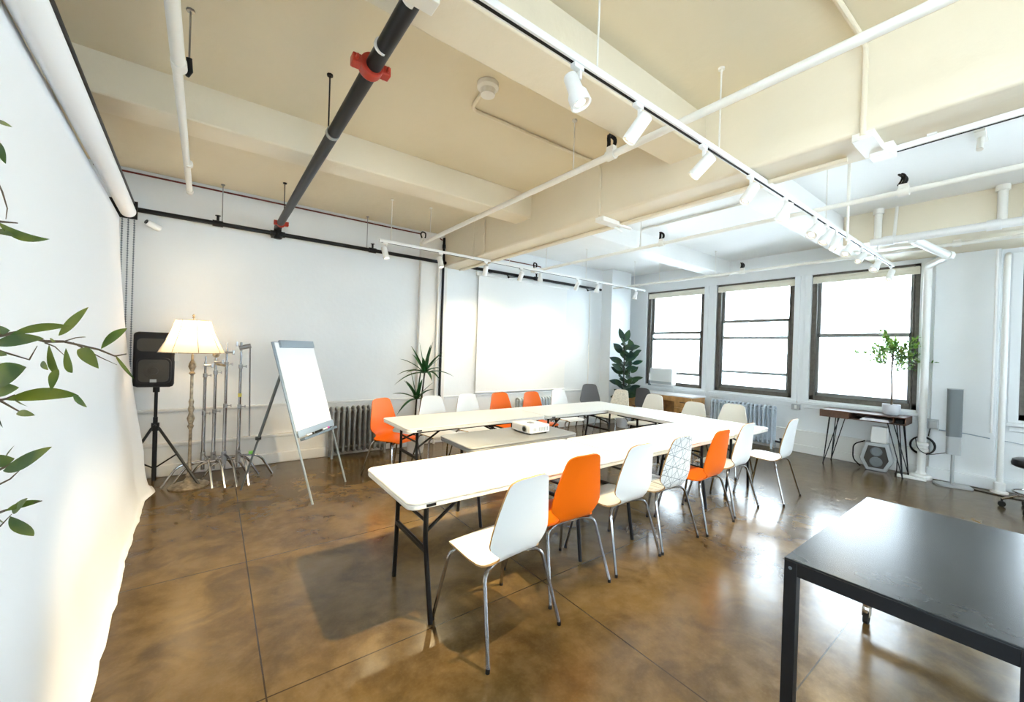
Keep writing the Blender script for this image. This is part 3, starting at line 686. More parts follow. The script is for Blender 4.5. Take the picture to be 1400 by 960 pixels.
t = thing('projector', 'white projector on the grey table', 'projector', (2.62, 3.15, .73))
MB().prism(rrect(.27, .31, .03), .012, .088).build('body', 'white', t, bevel=.008)
MB().cyl((-.12, -.075, .05), (-.142, -.075, .05), .036, 20).build('lens_ring', 'silverplastic', t)
MB().cyl((-.135, -.075, .05), (-.146, -.075, .05), .024, 20).build('lens', 'glassdark', t)
b = MB()
for i in range(7): b.box((-.02 + i * .018, -.157, .03), (-.010 + i * .018, -.154, .07))
b.build('vent', 'greymetal', t)
MB().box((-.09, -.157, .035), (-.05, -.154, .065)).build('control_panel', 'silverplastic', t)
b = MB()
for sx in (-1, 1):
    for sy in (-1, 1): b.cyl((sx * .1, sy * .12, 0), (sx * .1, sy * .12, .014), .012)
b.build('foot', 'rubber', t)
MB().prism(rrect(.05, .07, .01), .088, .092).build('focus_slot', 'greyplastic', t)

# black workbench table in the foreground
t = thing('work_table', 'black metal table on castors in the right foreground', 'table', (1.91, -.02, 0))
LX, LY, H = 1.28, .65, .74
MB().box((0, 0, H - .008), (LX, LY, H)).build('tabletop', 'tabletop', t, bevel=.002)
b = MB()
for y in (0, LY - .045): b.box((.045, y, H - .058), (LX - .045, y + .045, H - .008))
for x in (0, LX - .045): b.box((x, .045, H - .062), (x + .045, LY - .045, H - .008))
b.build('apron', 'black', t, bevel=.002)
MB().box((LX - .03, .045, .112), (LX, LY - .045, .165)).build('lower_rail', 'black', t, bevel=.002)
for x in (0, LX - .045):
    for y in (0, LY - .045):
        lg = MB().box((x, y, .115), (x + .045, y + .045, H - .008)).build('leg', 'black', t, bevel=.002)
        MB().cyl((x - .002, y + .0225, H - .035), (x - .0045 + .002, y + .0225, H - .035), .007, 10).build('bolt', 'darksteel', lg)
        cx, cy = x + .022, y + .022
        c = MB().cyl((cx, cy, .095), (cx, cy, .115), .022, 14).box((cx - .035, cy - .018, .045), (cx + .012, cy - .014, .098)).box((cx - .035, cy + .014, .045), (cx + .012, cy + .018, .098)).box((cx - .055, cy - .012, .075), (cx - .03, cy + .012, .085)).build('castor', 'brass', t, bevel=.002, label='pale metal castor')
        MB().cyl((cx - .015, cy - .012, .034), (cx - .015, cy + .012, .034), .034, 18).build('wheel', 'rubber', c)

# ---------------------------------------------------------------- chairs
def shell_mesh():
    # centre line of the shell from the front edge of the seat to the top of the back (y forward, z up) and half widths
    K = [(.218, .420, .150), (.212, .430, .178), (.195, .440, .192), (.14, .447, .203), (.06, .444, .211), (-.02, .440, .216), (-.09, .440, .217), (-.125, .443, .212), (-.145, .447, .200),
         (-.158, .451, .180), (-.168, .456, .150), (-.178, .463, .140), (-.188, .473, .138), (-.197, .486, .145), (-.203, .500, .162), (-.208, .518, .186), (-.212, .537, .206), (-.216, .56, .214),
         (-.221, .60, .210), (-.228, .66, .198), (-.237, .72, .183), (-.247, .78, .166), (-.256, .825, .153), (-.262, .850, .144), (-.266, .866, .130), (-.269, .876, .108), (-.271, .882, .070)]
    P = [(a, b if b < .455 else .455 + (b - .455) * 1.04) for a, b, c in K]; Wd = [c for a, b, c in K]
    nx = 14; vs = []; fs = []; th = .010
    n = len(P); nor = []
    for i in range(n):
        a = P[max(0, i - 1)]; c = P[min(n - 1, i + 1)]; d = V((0, c[0] - a[0], c[1] - a[1])).normalized(); nor.append(V((0, d.z, -d.y)))
    nor = [q if (q.z > 0 or q.y > 0) else -q for q in nor]
    for side in (1, -1):
        for i in range(n):
            for j in range(nx + 1):
                q = -1 + 2 * j / nx; x = Wd[i] * q; f = min(1, max(0, (P[i][1] - .455) / .08))
                p = V((x, P[i][0] + (x / .2) ** 2 * .020 * f, P[i][1] - (x / .2) ** 2 * .004 * (1 - f)))
                vs.append(p + nor[i] * th / 2 * side)
    A = n * (nx + 1); idx = lambda s, i, j: s * A + i * (nx + 1) + j
    mi = []
    for i in range(n - 1):
        for j in range(nx):
            fs.append((idx(0, i, j), idx(0, i, j + 1), idx(0, i + 1, j + 1), idx(0, i + 1, j))); mi.append(0)
            fs.append((idx(1, i, j), idx(1, i + 1, j), idx(1, i + 1, j + 1), idx(1, i, j + 1))); mi.append(0)
        for j in (0, nx): fs.append((idx(0, i, j), idx(0, i + 1, j), idx(1, i + 1, j), idx(1, i, j))); mi.append(1)
    for i in (0, n - 1):
        for j in range(nx): fs.append((idx(0, i, j), idx(1, i, j), idx(1, i, j + 1), idx(0, i, j + 1))); mi.append(1)
    return vs, fs, mi
SV, SF, SM = shell_mesh()
def make_chair(label, mats, legm, group, loc, rz):
    t = thing('stacking_chair', label, 'chair', loc, rz, group)
    b = MB(); b.v = list(map(tuple, SV)); b.f = SF; b.mi = SM
    o = b.build('shell', mats, t, smooth=50)
    for sx in (-1, 1):
        for yy, yf in ((-.12, -.265), (.13, .235)):
            path = bend([(0.0, yy, .425), (sx * .12, yy, .422), (sx * .212, yy + (yf - yy) * .25, .410), (sx * .262, yf, .012)], .055, 6)
            l = MB().tube(path, .0105, 10).build('leg', legm, t)
            MB().cyl((sx * .2615, yf, .022), (sx * .263, yf, 0), .0115, 10).build('foot_cap', 'rubber', l)
    MB().box((-.07, -.13, .425), (-.055, .14, .434)).box((.055, -.13, .425), (.07, .14, .434)).build('seat_support', legm, t)
    return t
GN = 'chairs along the near side of the ring'; GF = 'chairs along the far side of the ring'; GW = 'chairs along the window side of the ring'
def kinds(m, lm='chrome'): return [m, 'ply' if m in ('chairwhite', 'pattern') else m]
protos = {}
def chair(kind, label, x, y, rz, group, legm='chrome', z=0, scale=1):
    k = (kind, legm)
    if k not in protos:
        protos[k] = make_chair(label, [kind, 'ply' if kind in ('chairwhite', 'pattern') else kind], legm, group, (x, y, z), rz); o = protos[k]
    else:
        o = copy_tree(protos[k], (x, y, z), rz, label)
        if group: o['group'] = group
        elif 'group' in o: del o['group']
    if scale != 1: o.scale = (1, 1, scale)
    return o
# near row, facing the tables
chair('chairwhite', 'white chair closest to the camera at the left end of the near row', 1.325, 1.865, radians(6), GN)
chair('orange', 'orange chair in the near row next to the closest white chair', 1.94, 2.02, radians(-2), GN)
chair('chairwhite', 'white chair in the near row between orange chair and patterned chair', 2.54, 2.02, 0, GN)
chair('pattern', 'white chair with thin criss-cross line pattern in the near row', 3.10, 2.02, 0, GN)
chair('orange', 'orange chair in the near row right of the patterned chair', 3.70, 1.99, radians(2), GN)
chair('chairwhite', 'white chair in the near row just right of the second orange chair', 4.33, 2.03, 0, GN)
chair('chairwhite', 'white chair pulled out at the right end of the near row', 5.12, 1.90, radians(2), GN)
# far row
chair('orange', 'orange chair at the left end of the far row, turned to the room', 1.80, 4.74, radians(205), GF)
chair('chairwhite', 'white chair in the far row nearest the dracaena', 2.38, 4.72, pi, GF)
chair('chairwhite', 'white chair in the far row left of two orange chairs', 2.95, 4.75, pi, GF)
chair('orange', 'left one of the two orange chairs before the screen', 3.52, 4.74, pi, GF)
chair('orange', 'right one of the two orange chairs before the screen', 4.08, 4.66, pi, GF)
chair('chairwhite', 'white chair in the far row right of the two orange chairs', 4.80, 4.80, pi, GF)
# window side
chair('chairgrey', 'dark grey chair in the corner by the outlet box', 6.15, 5.45, radians(150), None, 'black')
chair('speckle', 'cream speckled chair in front of the rubber plant', 5.72, 4.62, pi / 2, GW)
chair('chaircream', 'cream chair in front of the dark desk chair', 5.60, 3.86, pi / 2, GW)
chair('chaircream', 'low cream chair tucked in front of the wooden desk', 5.48, 3.10, pi / 2, GW, z=0, scale=.97)
chair('chaircream', 'cream chair in front of the pale window radiator', 5.60, 2.60, pi / 2, GW)
chair('chairgrey', 'dark chair at the wooden desk', 6.95, 4.68, radians(-90), None, 'black')

# ---------------------------------------------------------------- flipchart easel
t = thing('flipchart_easel', 'grey flipchart easel with blank white pad', 'easel', (.75, 4.6, 0))
O = V((.75, 4.6, 0))
FL, FR, FB = V((.80, 4.21, 0)) - O, V((1.23, 4.72, 0)) - O, V((.26, 5.01, 0)) - O
TL, TR = V((.45, 4.50, 1.56)) - O, V((.82, 5.06, 1.56)) - O
up = (TL - FL).normalized(); side = (FR - FL).normalized(); nf = side.cross(up).normalized()
if nf.dot(V((.76, -.64, 0))) < 0: nf = -nf
def on(s, h, off=0): return FL + up * h + side * s + nf * off
Wb = (FR - FL).length; hl = (TL - FL).length
for a, s in ((FL, 0), (FR, Wb)):
    MB().tube([a, on(s, hl * .42)], .010, 8).tube([on(s, hl * .40), on(s, hl)], .0105, 8).build('leg', 'greymetal', t)
    MB().sphere(a + V((0, 0, .012)), .014, 8)
RE = on(.03, 1.24 / up.z, -.02)
MB().tube([FB, FB.lerp(RE, .5)], .010, 8).tube([FB.lerp(RE, .45), RE], .014, 8).build('rear_leg', 'darksteel', t)
MB().cyl(FB.lerp(RE, .47) - V((.03, 0, 0)), FB.lerp(RE, .47) + V((.02, 0, 0)), .018, 10).build('clamp_knob', 'black', t)
hb = .70 / up.z * 1.0
def slab(s0, s1, h0, h1, o0, o1):
    b = MB(); vs = [on(s, h, o) for o in (o0, o1) for h in (h0, h1) for s in (s0, s1)]
    return b.add(vs, [(0, 1, 3, 2), (4, 6, 7, 5), (0, 4, 5, 1), (2, 3, 7, 6), (0, 2, 6, 4), (1, 5, 7, 3)])
slab(.0, Wb, .66, hl - .0, .006, .014).build('board', 'greymetal', t, bevel=.002)
slab(.004, Wb - .004, .70, hl - .01, .0145, .020).build('paper_pad', 'paper', t)
slab(.06, Wb - .02, hl - .065, hl + .01, .020, .045).build('top_clamp', 'greymetal', t, bevel=.004)
slab(.0, Wb, .655, .725, .020, .034).build('bottom_clamp', 'greymetal', t, bevel=.004)
slab(.02, Wb - .02, .62, .645, .02, .075).build('pen_tray', 'darksteel', t, bevel=.003)
for s0, c, lb in ((.08, 'white', 'white marker lying in the easel tray, left end'), (.24, 'rubber', 'black marker lying in the easel tray'), (.38, 'white', 'white marker lying in the easel tray, right end')):
    p0, p1 = on(s0, .658, .06) + O, on(s0 + .12, .658, .06) + O
    m_ = thing('marker', lb, 'marker', p0)
    MB().cyl((0, 0, 0), (p1 - p0) * .72, .009, 10).build('barrel', c, m_)
    MB().cyl((p1 - p0) * .72, (p1 - p0), .010, 10).build('cap', 'pink' if s0 == .38 else 'rubber', m_)

# ---------------------------------------------------------------- floor lamp
t = thing('floor_lamp', 'antiqued floor lamp with a lit cream panelled shade', 'floor lamp', (-.18, 5.42, 0))
MB().lathe([(.17, 0), (.175, .012), (.16, .022), (.13, .028), (.10, .04), (.055, .055), (.035, .08), (.02, .1)], seg=32).build('base', 'brass', t)
MB().lathe([(.018, .09), (.03, .12), (.018, .15), (.028, .18), (.016, .22), (.014, .60), (.03, .64), (.018, .66), (.034, .72), (.018, .78), (.03, .82), (.018, .86),
            (.024, .90), (.014, .93), (.013, 1.18), (.03, 1.2), (.014, 1.22), (.034, 1.27), (.03, 1.30), (.012, 1.34), (.012, 1.40)], seg=20).build('pole', 'brass', t, label='turned metal pole with rings')
prof = [(.282, 1.42), (.232, 1.53), (.182, 1.65), (.15, 1.76)]
MB().add([], []).lathe(prof, seg=8) if False else None
b = MB(); vs = []; fs = []; ns = 8
for r, z in prof:
    for k in range(ns * 4):
        a = 2 * pi * k / (ns * 4) + .2; kk = (k % 4) / 4; rr = r * (1 - .045 * sin(pi * kk)); vs.append((rr * cos(a), rr * sin(a), z))
for i in range(3):
    for k in range(ns * 4): fs.append((i * 32 + k, i * 32 + (k + 1) % 32, (i + 1) * 32 + (k + 1) % 32, (i + 1) * 32 + k))
sh = MB().add(vs, fs).build('lamp_shade', 'shade', t, smooth=20)
b = MB()
for k in range(ns):
    a = 2 * pi * k / ns + .2; b.tube([(r * cos(a), r * sin(a), z) for r, z in prof], .0028, 6)
for r, z in (prof[0], prof[-1]): b.tube([(r * cos(q * pi / 16 + .2), r * sin(q * pi / 16 + .2), z) for q in range(33)], .004, 6)
b.build('shade_piping', 'brass', sh)
MB().cyl((0, 0, 1.40), (0, 0, 1.79), .006).lathe([(.0001, 1.83), (.014, 1.815), (.008, 1.80), (.012, 1.785), (.0001, 1.78)]).build('finial', 'brass', t)
MB().box((-.13, -.27, 1.34), (-.095, -.265, 1.40)).cyl((-.112, -.267, 1.40), (-.11, -.262, 1.43), .002, 5).build('swing_tag', 'white', t, label='small white tag hanging from the shade rim')
MB().sphere((0, 0, 1.55), .035, 12).build('bulb', 'bulb', t)
l = bpy.data.lights.new('bulb_light', 'POINT'); l.energy = 8; l.color = (1, .74, .42); l.shadow_soft_size = .06
lo = bpy.data.objects.new('bulb_light', l); COL.objects.link(lo); lo.parent = t; lo.location = (0, 0, 1.62)

# ---------------------------------------------------------------- loudspeaker on tripod
t = thing('speaker_stand', 'black tripod speaker stand between backdrop and floor lamp', 'speaker stand', (-.47, 5.52, 0))
MB().cyl((0, 0, .08), (0, 0, .74), .020).cyl((0, 0, .60), (0, 0, 1.08), .015).cyl((0, 0, 1.0), (0, 0, 1.06), .028).build('pole', 'black', t)
MB().cyl((0, 0, .60), (0, 0, .68), .034).cyl((0, -.03, .66), (0, -.09, .66), .013).build('collar', 'black', t)
for a in (radians(-25), radians(95), radians(215)):
    c, s_ = cos(a), sin(a)
    MB().tube([(c * .03, s_ * .03, .63), (c * .42, s_ * .34 if s_ > 0 else s_ * .42, .015)], .013, 8).build('leg', 'black', t)
    MB().tube([(c * .02, s_ * .02, .22), (c * .20, s_ * .17 if s_ > 0 else s_ * .2, .35)], .008, 6).build('brace', 'black', t)
t = thing('loudspeaker', 'black loudspeaker on the tripod stand behind the lamp shade', 'speaker', (-.47, 5.52, 1.06), radians(-8))
b = MB().prism([(-.17, -.13), (-.10, .16), (.10, .16), (.17, -.13)], 0, .56)
b.build('cabinet', 'speaker', t, bevel=.035)
MB().prism(rrect(.27, .26, .05), 0, .02, Matrix.Translation((0.01, -.128, .17)) @ Matrix.Rotation(pi / 2, 4, 'X')).build('rim', 'speaker', t, bevel=.004)
MB().prism(rrect(.235, .225, .04), 0, .008, Matrix.Translation((0.01, -.148, .17)) @ Matrix.Rotation(pi / 2, 4, 'X')).build('grille', 'grille', t, label='dark woofer grille')
MB().lathe([(.0001, 0), (.035, .004), (.04, .012), (.08, .004), (.085, 0)], (0.01, -.155, .17), 24, mtx=align((0, -1, 0))).build('woofer', 'grille', t)
MB().prism(rrect(.25, .13, .04), 0, .012, Matrix.Translation((0.0, -.13, .43)) @ Matrix.Rotation(pi / 2, 4, 'X')).build('horn', 'grille', t)
MB().box((-.015, -.165, .055), (.035, -.158, .085)).build('badge', 'silverplastic', t, label='small pale badge without legible writing')

# ---------------------------------------------------------------- grip stands
GS = 'chrome grip stands beside the floor lamp'
def cstand(label, x, y, h, angs, knobs=1, arm=False):
    t = thing('grip_stand', label, 'light stand', (x, y, 0), 0, GS)
    MB().cyl((0, 0, .14), (0, 0, h * .55), .0175, 14).build('column', 'chrome', t)
    MB().cyl((0, 0, h * .55), (0, 0, h * .85), .0145, 14).cyl((0, 0, h * .85), (0, 0, h - .06), .011, 12).cyl((0, 0, h - .06), (0, 0, h), .007, 10).build('riser', 'chrome', t)
    MB().cyl((0, 0, .20), (0, 0, .33), .024, 14).build('base_casting', 'steel', t)
    for i, a in enumerate(angs):
        z = .30 - .03 * i; c, s_ = cos(a), sin(a); R = .34
        MB().tube(bend([(c * .02, s_ * .02, z), (c * R * .62, s_ * R * .62, z - .02), (c * R, s_ * R, .012)], .08, 6), .0125, 10).build('leg', 'chrome', t)
    for z in (h * .55, h * .85)[:knobs + 1]:
        k = MB().cyl((0, 0, z - .025), (0, 0, z + .02), .021, 12).cyl((.01, -.01, z), (.05, -.03, z), .006, 8).box((.045, -.045, z - .014), (.056, -.015, z + .014)).build('collar_knob', 'steel', t, bevel=.002)
    if arm:
        MB().cyl((-.02, -.02, h - .02), (.09, -.03, h + .01), .026, 14).cyl((0, -.03, h - .05), (0, -.03, h + .045), .012, 8).box((-.05, -.05, h + .0), (-.03, -.01, h + .05)).build('grip_head', 'steel', t, bevel=.003)
        MB().cyl((.08, -.03, h + .02), (.10, -.02, .48), .008, 10).build('grip_arm', 'chrome', t)
    else:
        MB().cyl((-.015, -.02, h - .10), (.06, -.03, h - .10), .012, 12).box((.05, -.05, h - .125), (.07, -.01, h - .075)).build('grip_head', 'steel', t, bevel=.003)
    return t
d1 = radians
cstand('short grip stand right behind the lamp shade', -.07, 5.50, 1.38, (d1(-75), d1(10), d1(190)))
s2 = cstand('grip stand with brass coloured knuckles beside the lamp shade', .02, 5.46, 1.42, (d1(-72), d1(4), d1(175)), 2)
MB().sphere((.0, -.02, 1.40), .034, 10).cyl((.0, -.05, 1.30), (.09, -.05, 1.28), .012, 8).build('knuckle', 'brass', s2)
s3 = cstand('grip stand with a bare spigot, third from the lamp', .115, 5.42, 1.53, (d1(-70), d1(6), d1(168)))
s4 = cstand('grip stand holding a thin drop arm, nearest the easel', .245, 5.42, 1.50, (d1(-75), d1(2), d1(172)), 2, True)
MB().cyl((0, 0, .93), (0, 0, .97), .0185, 12).build('yellow_tape', 'yellow', s4, label='band of yellow tape')
MB().box((.10, -.022, .275), (.15, .022, .302)).build('green_tape', 'green', s4, label='green tape on a leg')

# ---------------------------------------------------------------- plants
def pot_lathe(r0, r1, h): return MB().lathe([(.001, 0), (r0, 0), (r1, h), (r1 - .012, h), (r1 - .02, h - .03)], seg=28)
t = thing('potted_dracaena', 'two headed dracaena in a pot by the white riser pipe', 'plant', (2.42, 5.55, 0))
pot_lathe(.11, .14, .26).build('pot', 'white', t)
MB().cyl((0, 0, .2), (0, 0, .235), .125, 20).build('soil', 'soil', t)
h1 = V((.10, -.02, 1.18)); h2 = V((-.02, -.04, .80))
MB().tube([(0.02, 0, .2), (.05, -.01, .6), h1], [.016, .014, .012], 8).tube([(-.03, 0, .2), (-.03, -.02, .5), h2], [.015, .013, .012], 8).build('trunk', 'blackbark', t)
b = MB(); random.seed(11)
for hd, n, L in ((h1, 18, .52), (h2, 13, .46)):
    for i in range(n):
        a = i * 2.4; e = 1.35 - 1.25 * (i / n); e += random.uniform(-.1, .1)
        d = V((cos(a) * cos(e), sin(a) * cos(e) * .8, sin(e))); ll = L * random.uniform(.8, 1.1)
        droop = .62 * (1 - e / 1.5)
        p = [hd + d * ll * u + V((0, 0, -droop * ll * u * u)) for u in [k / 7 for k in range(8)]]
        sd = d.cross(V((0, 0, 1))).normalized(); nvs = []
        for k, q in enumerate(p):
            w = .030 * (1 - (k / 7) ** 3) + .001; nvs += [q - sd * w, q + V((0, 0, -w * .5)), q + sd * w]
        b.add(nvs, [f for k in range(7) for f in ((k * 3, k * 3 + 3, k * 3 + 4, k * 3 + 1), (k * 3 + 1, k * 3 + 4, k * 3 + 5, k * 3 + 2))])
b.build('foliage', 'dracaena', t, smooth=60)

t = thing('rubber_plant', 'tall rubber plant in the far corner beside the windows', 'plant', (7.0, 5.34, 0))
pot_lathe(.13, .17, .30).build('pot', 'pot', t); MB().cyl((0, 0, .22), (0, 0, .27), .15, 20).build('soil', 'soil', t)
MB().tube([(0, 0, .2), (-.03, 0, .9), (-.06, 0, 1.9)], [.016, .013, .008], 8).tube([(.03, 0, .2), (.10, -.02, .9), (.16, -.04, 1.65)], [.014, .011, .007], 8).build('stem', 'blackbark', t)
b = MB(); random.seed(5)
for (x0, y0, z0), (x1, y1, z1), n in (((-.03, 0, .62), (-.06, 0, 1.80), 36), ((.07, -.01, .6), (.17, -.04, 1.62), 26)):
    for i in range(n):
        u = i / (n - 1); p = V((x0 + (x1 - x0) * u, y0 + (y1 - y0) * u, z0 + (z1 - z0) * u)); a = i * 2.39 + random.uniform(-.3, .3)
        e = random.uniform(-.1, .75) if u < .95 else 1.2; d = V((cos(a) * cos(e), sin(a) * cos(e), sin(e))); ll = random.uniform(.20, .29)
        b.leaf(p + d * .03, p + d * (.05 + ll), ll * .52, V((-.7 + random.uniform(-.4, .4), -.7 + random.uniform(-.4, .4), .6)), -.04, .15)
b.build('foliage', 'rubberleaf', t, smooth=60)

t = thing('potted_tree', 'small light green tree in a pale round pot on the console desk', 'plant', (7.66, 1.29, .815))
MB().lathe([(.001, 0), (.065, 0), (.085, .02), (.098, .08), (.097, .15), (.087, .15), (.083, .12)], seg=28).build('pot', 'pot', t, smooth=60)
MB().cyl((0, 0, .10), (0, 0, .13), .084, 20).build('soil', 'soil', t)
tr = [(0, 0, .1), (.005, 0, .35), (-.01, .01, .6), (0, 0, .88)]
b = MB().tube(tr, [.012, .010, .009, .007], 8)
random.seed(21); tips = []
for i in range(26):
    a = i * 2.4; e = random.uniform(-.1, 1.3); L = random.uniform(.25, .42)
    d = V((cos(a) * cos(e), sin(a) * cos(e), sin(e) * .85 + .05)); s0 = V((0, 0, .58 + .28 * random.random())); m_ = s0 + d * L * .55 + V((0, 0, .03)); e_ = s0 + d * L
    b.tube([s0, m_, e_], [.004, .003, .0015], 5); tips += [(m_, d), (e_, d), (s0.lerp(m_, .7), d), (m_.lerp(e_, .5), d)]
b.build('trunk', 'bark', t)
b = MB()
for p, d in tips:
    for k in range(10):
        q = (d + V((random.uniform(-1, 1), random.uniform(-1, 1), random.uniform(-.6, .9)))).normalized(); ll = random.uniform(.05, .085)
        s0 = p + V((random.uniform(-.03, .03), random.uniform(-.03, .03), random.uniform(-.03, .03)))
        b.leaf(s0, s0 + q * ll, .022, V((random.uniform(-.5, .5), random.uniform(-.5, .5), 1)), .05, .1, n=4)
b.build('foliage', 'ficus', t, smooth=60)

# olive tree at the left picture edge, its trunk standing just outside the frame
DO = .70
t = thing('potted_olive_tree', 'olive tree whose leafy branches reach in at the left picture edge', 'plant')
tb = at(-230, 480, DO); gx, gy = tb.x, tb.y
MB().lathe([(.001, 0), (.12, 0), (.16, .30), (.148, .30), (.14, .27)], (gx, gy, 0), 28).build('pot', 'pot', t)
MB().cyl((gx, gy, .22), (gx, gy, .27), .143, 20).build('soil', 'soil', t)
b = MB().tube([(gx, gy, .24), (gx + .02, gy, .8), (gx - .01, gy + .02, 1.3), (gx, gy, 1.8), (gx + .01, gy, 2.05)], [.018, .016, .013, .009, .005], 8)
lv = []
def br(pts, r=.0035):
    q = [at(*p) for p in pts]; b.tube(q, [r * (1 - .75 * i / (len(q) - 1)) for i in range(len(q))], 6)
z = DO
br([(-230, 520, z), (-60, 470, z), (22, 455, z), (62, 467, z), (87, 467, z), (135, 478, z), (157, 487, z - .01), (173, 484, z)], .004)
br([(62, 469, z), (75, 474, z), (88, 486, z)], .0015); br([(87, 467, z), (103, 462, z), (117, 461, z)], .0012); br([(100, 469, z), (140, 490, z), (160, 499, z)], .0014)
br([(0, 480, z), (40, 492, z), (51, 473, z)], .002)
br([(-230, 600, z), (-60, 560, z), (10, 545, z), (20, 540, z)], .004); br([(-5, 545, z), (25, 562, z), (45, 568, z)], .002)
br([(-230, 700, z), (-60, 670, z), (4, 640, z), (30, 626, z)], .004); br([(-20, 672, z), (14, 655, z), (28, 642, z)], .002)
br([(-230, 760, z), (-50, 720, z), (7, 698, z), (57, 685, z)], .004); br([(-40, 740, z), (0, 720, z), (16, 703, z)], .002)
br([(-230, 330, z), (-60, 310, z), (0, 303, z), (24, 305, z)], .004); br([(-60, 220, z), (-10, 235, z), (3, 262, z), (10, 285, z), (8, 300, z)], .002)
br([(-230, 200, z), (-60, 150, z), (0, 165, z)], .004)
b.build('trunk', 'bark', t)
LV = [(-12, 470, 60, 463, 17, 0), (14, 458, 97, 446, 10, 4), (80, 459, 121, 420, 17, -3), (90, 476, 99, 510, 10, -6), (106, 478, 135, 504, 15, 5), (67, 471, 81, 512, 13, -8),
      (80, 505, 70, 534, 12, 4), (-16, 528, 36, 502, 28, 3), (8, 547, 108, 541, 17, 4), (100, 541, 119, 557, 8, 2), (138, 477, 174, 449, 10, 3), (157, 485, 184, 519, 4, 0),
      (22, 566, 48, 568, 8, 2), (4, 644, 71, 611, 19, -4), (-14, 638, 20, 627, 16, 3), (16, 696, 38, 681, 14, -5), (7, 699, 58, 685, 8, 3), (14, 706, 46, 733, 18, 0), (7, 627, 20, 609, 5, 0),
      (-4, 303, 68, 327, 11, -9), (-10, 318, 20, 324, 8, 3), (0, 195, 8, 224, 9, 0), (-6, 164, 17, 174, 5, 0), (-12, 540, 26, 530, 16, 2), (-10, 552, 4, 585, 14, 3), (20, 545, 38, 556, 8, 0),
      (56, 496, 66, 506, 8, 2), (-14, 700, 6, 715, 16, 2), (-10, 456, 14, 452, 12, 2), (-8, 482, 10, 486, 7, 0), (100, 462, 118, 461, 3, 0), (76, 467, 68, 463, 5, 0),
      (-60, 480, -20, 500, 16, 2), (-80, 540, -30, 560, 18, 2), (-90, 620, -40, 650, 18, 3), (-80, 300, -30, 290, 12, 2), (-90, 460, -50, 440, 14, 2), (-70, 700, -30, 690, 14, 2)]
fb = MB(); random.seed(9)
cb = CR @ V((0, 0, 1))
for x0, y0, x1, y1, w, bd in LV:
    p0 = at(x0, y0, DO + random.uniform(-.012, .012)); p1 = at(x1, y1, DO + random.uniform(-.03, .03))
    L = (p1 - p0).length; side_up = CR @ V((0, 1, 0))
    nn = cb + CR @ V((random.uniform(-.35, .35), random.uniform(-.2, .5), 0))
    n0 = len(fb.v); fb.leaf(p0, p1, w / 545.38 * DO * 1.08, nn, .02, .18, n=12, tw=.5)
    for i in range(n0, len(fb.v)):
        u = ((i - n0) // 3) / 12; fb.v[i] = tuple(V(fb.v[i]) - side_up * (bd / 545.38 * DO) * 4 * u * (1 - u) * -1)
fb.build('foliage', 'olive', t, smooth=60)

# ---------------------------------------------------------------- wooden desk and things by the windows
t = thing('wooden_desk', 'honey coloured wooden desk with drawers under the first window', 'desk', (7.38, 4.05, 0))
MB().box((-.01, -.01, .735), (.50, 1.51, .76)).build('worktop', 'white', t, bevel=.003, label='pale worktop')
for y0, nm in ((0.0, 3), (1.12, 3)):
    c = MB().box((0.012, y0, .12), (.48, y0 + .38, .735)).build('pedestal', 'deskwood', t, bevel=.003)
    for k in range(nm):
        z0 = .135 + k * .2; d_ = MB().box((-.006, y0 + .012, z0), (.012, y0 + .368, z0 + .185)).build('drawer', 'deskwood', c, bevel=.003)
    for yy in (y0 + .03, y0 + .34):
        for xx in (.04, .44): MB().cyl((xx, yy, .12), (xx, yy, 0), .02, 8, r2=.014).build('leg', 'deskwood', t)
    for k in range(nm):
        MB().box((-.014, y0 + .13, .225 + k * .2), (-.005, y0 + .25, .24 + k * .2)).build('drawer_handle', 'walnut', c)
MB().box((.0, .38, .63), (.47, 1.12, .735)).build('centre_drawer', 'deskwood', t, bevel=.003)
MB().box((.46, .38, .3), (.475, 1.12, .63)).build('back_panel', 'deskwood', t)

t = thing('air_conditioner', 'white window air conditioner in the open sash of the first window', 'air conditioner', (XW - .02, 5.03, WZ0 + .01))
MB().box((-.10, -.27, 0), (.34, .27, .36)).build('casing', 'white', t, bevel=.012)
b = MB()
for i in range(9): b.box((-.108, -.23, .10 + i * .025), (-.099, .23, .112 + i * .025))
b.build('vent_grille', 'white', t)
MB().box((-.104, -.25, .02), (-.098, .25, .075)).build('control_panel', 'silverplastic', t)
MB().tube(bend([(-.08, -.28, .05), (-.09, -.31, -.02), (-.09, -.31, -.14)], .03), .007, 6).build('power_cord', 'white', t)
t = thing('pencil_cup', 'small dark cup on the sill left of the air conditioner', 'cup', (XW - .0, 5.38, WZ0 - .03))
MB().lathe([(.001, 0), (.032, 0), (.036, .11), (.031, .11), (.028, .02)], seg=16).build('cup_body', 'darksteel', t)

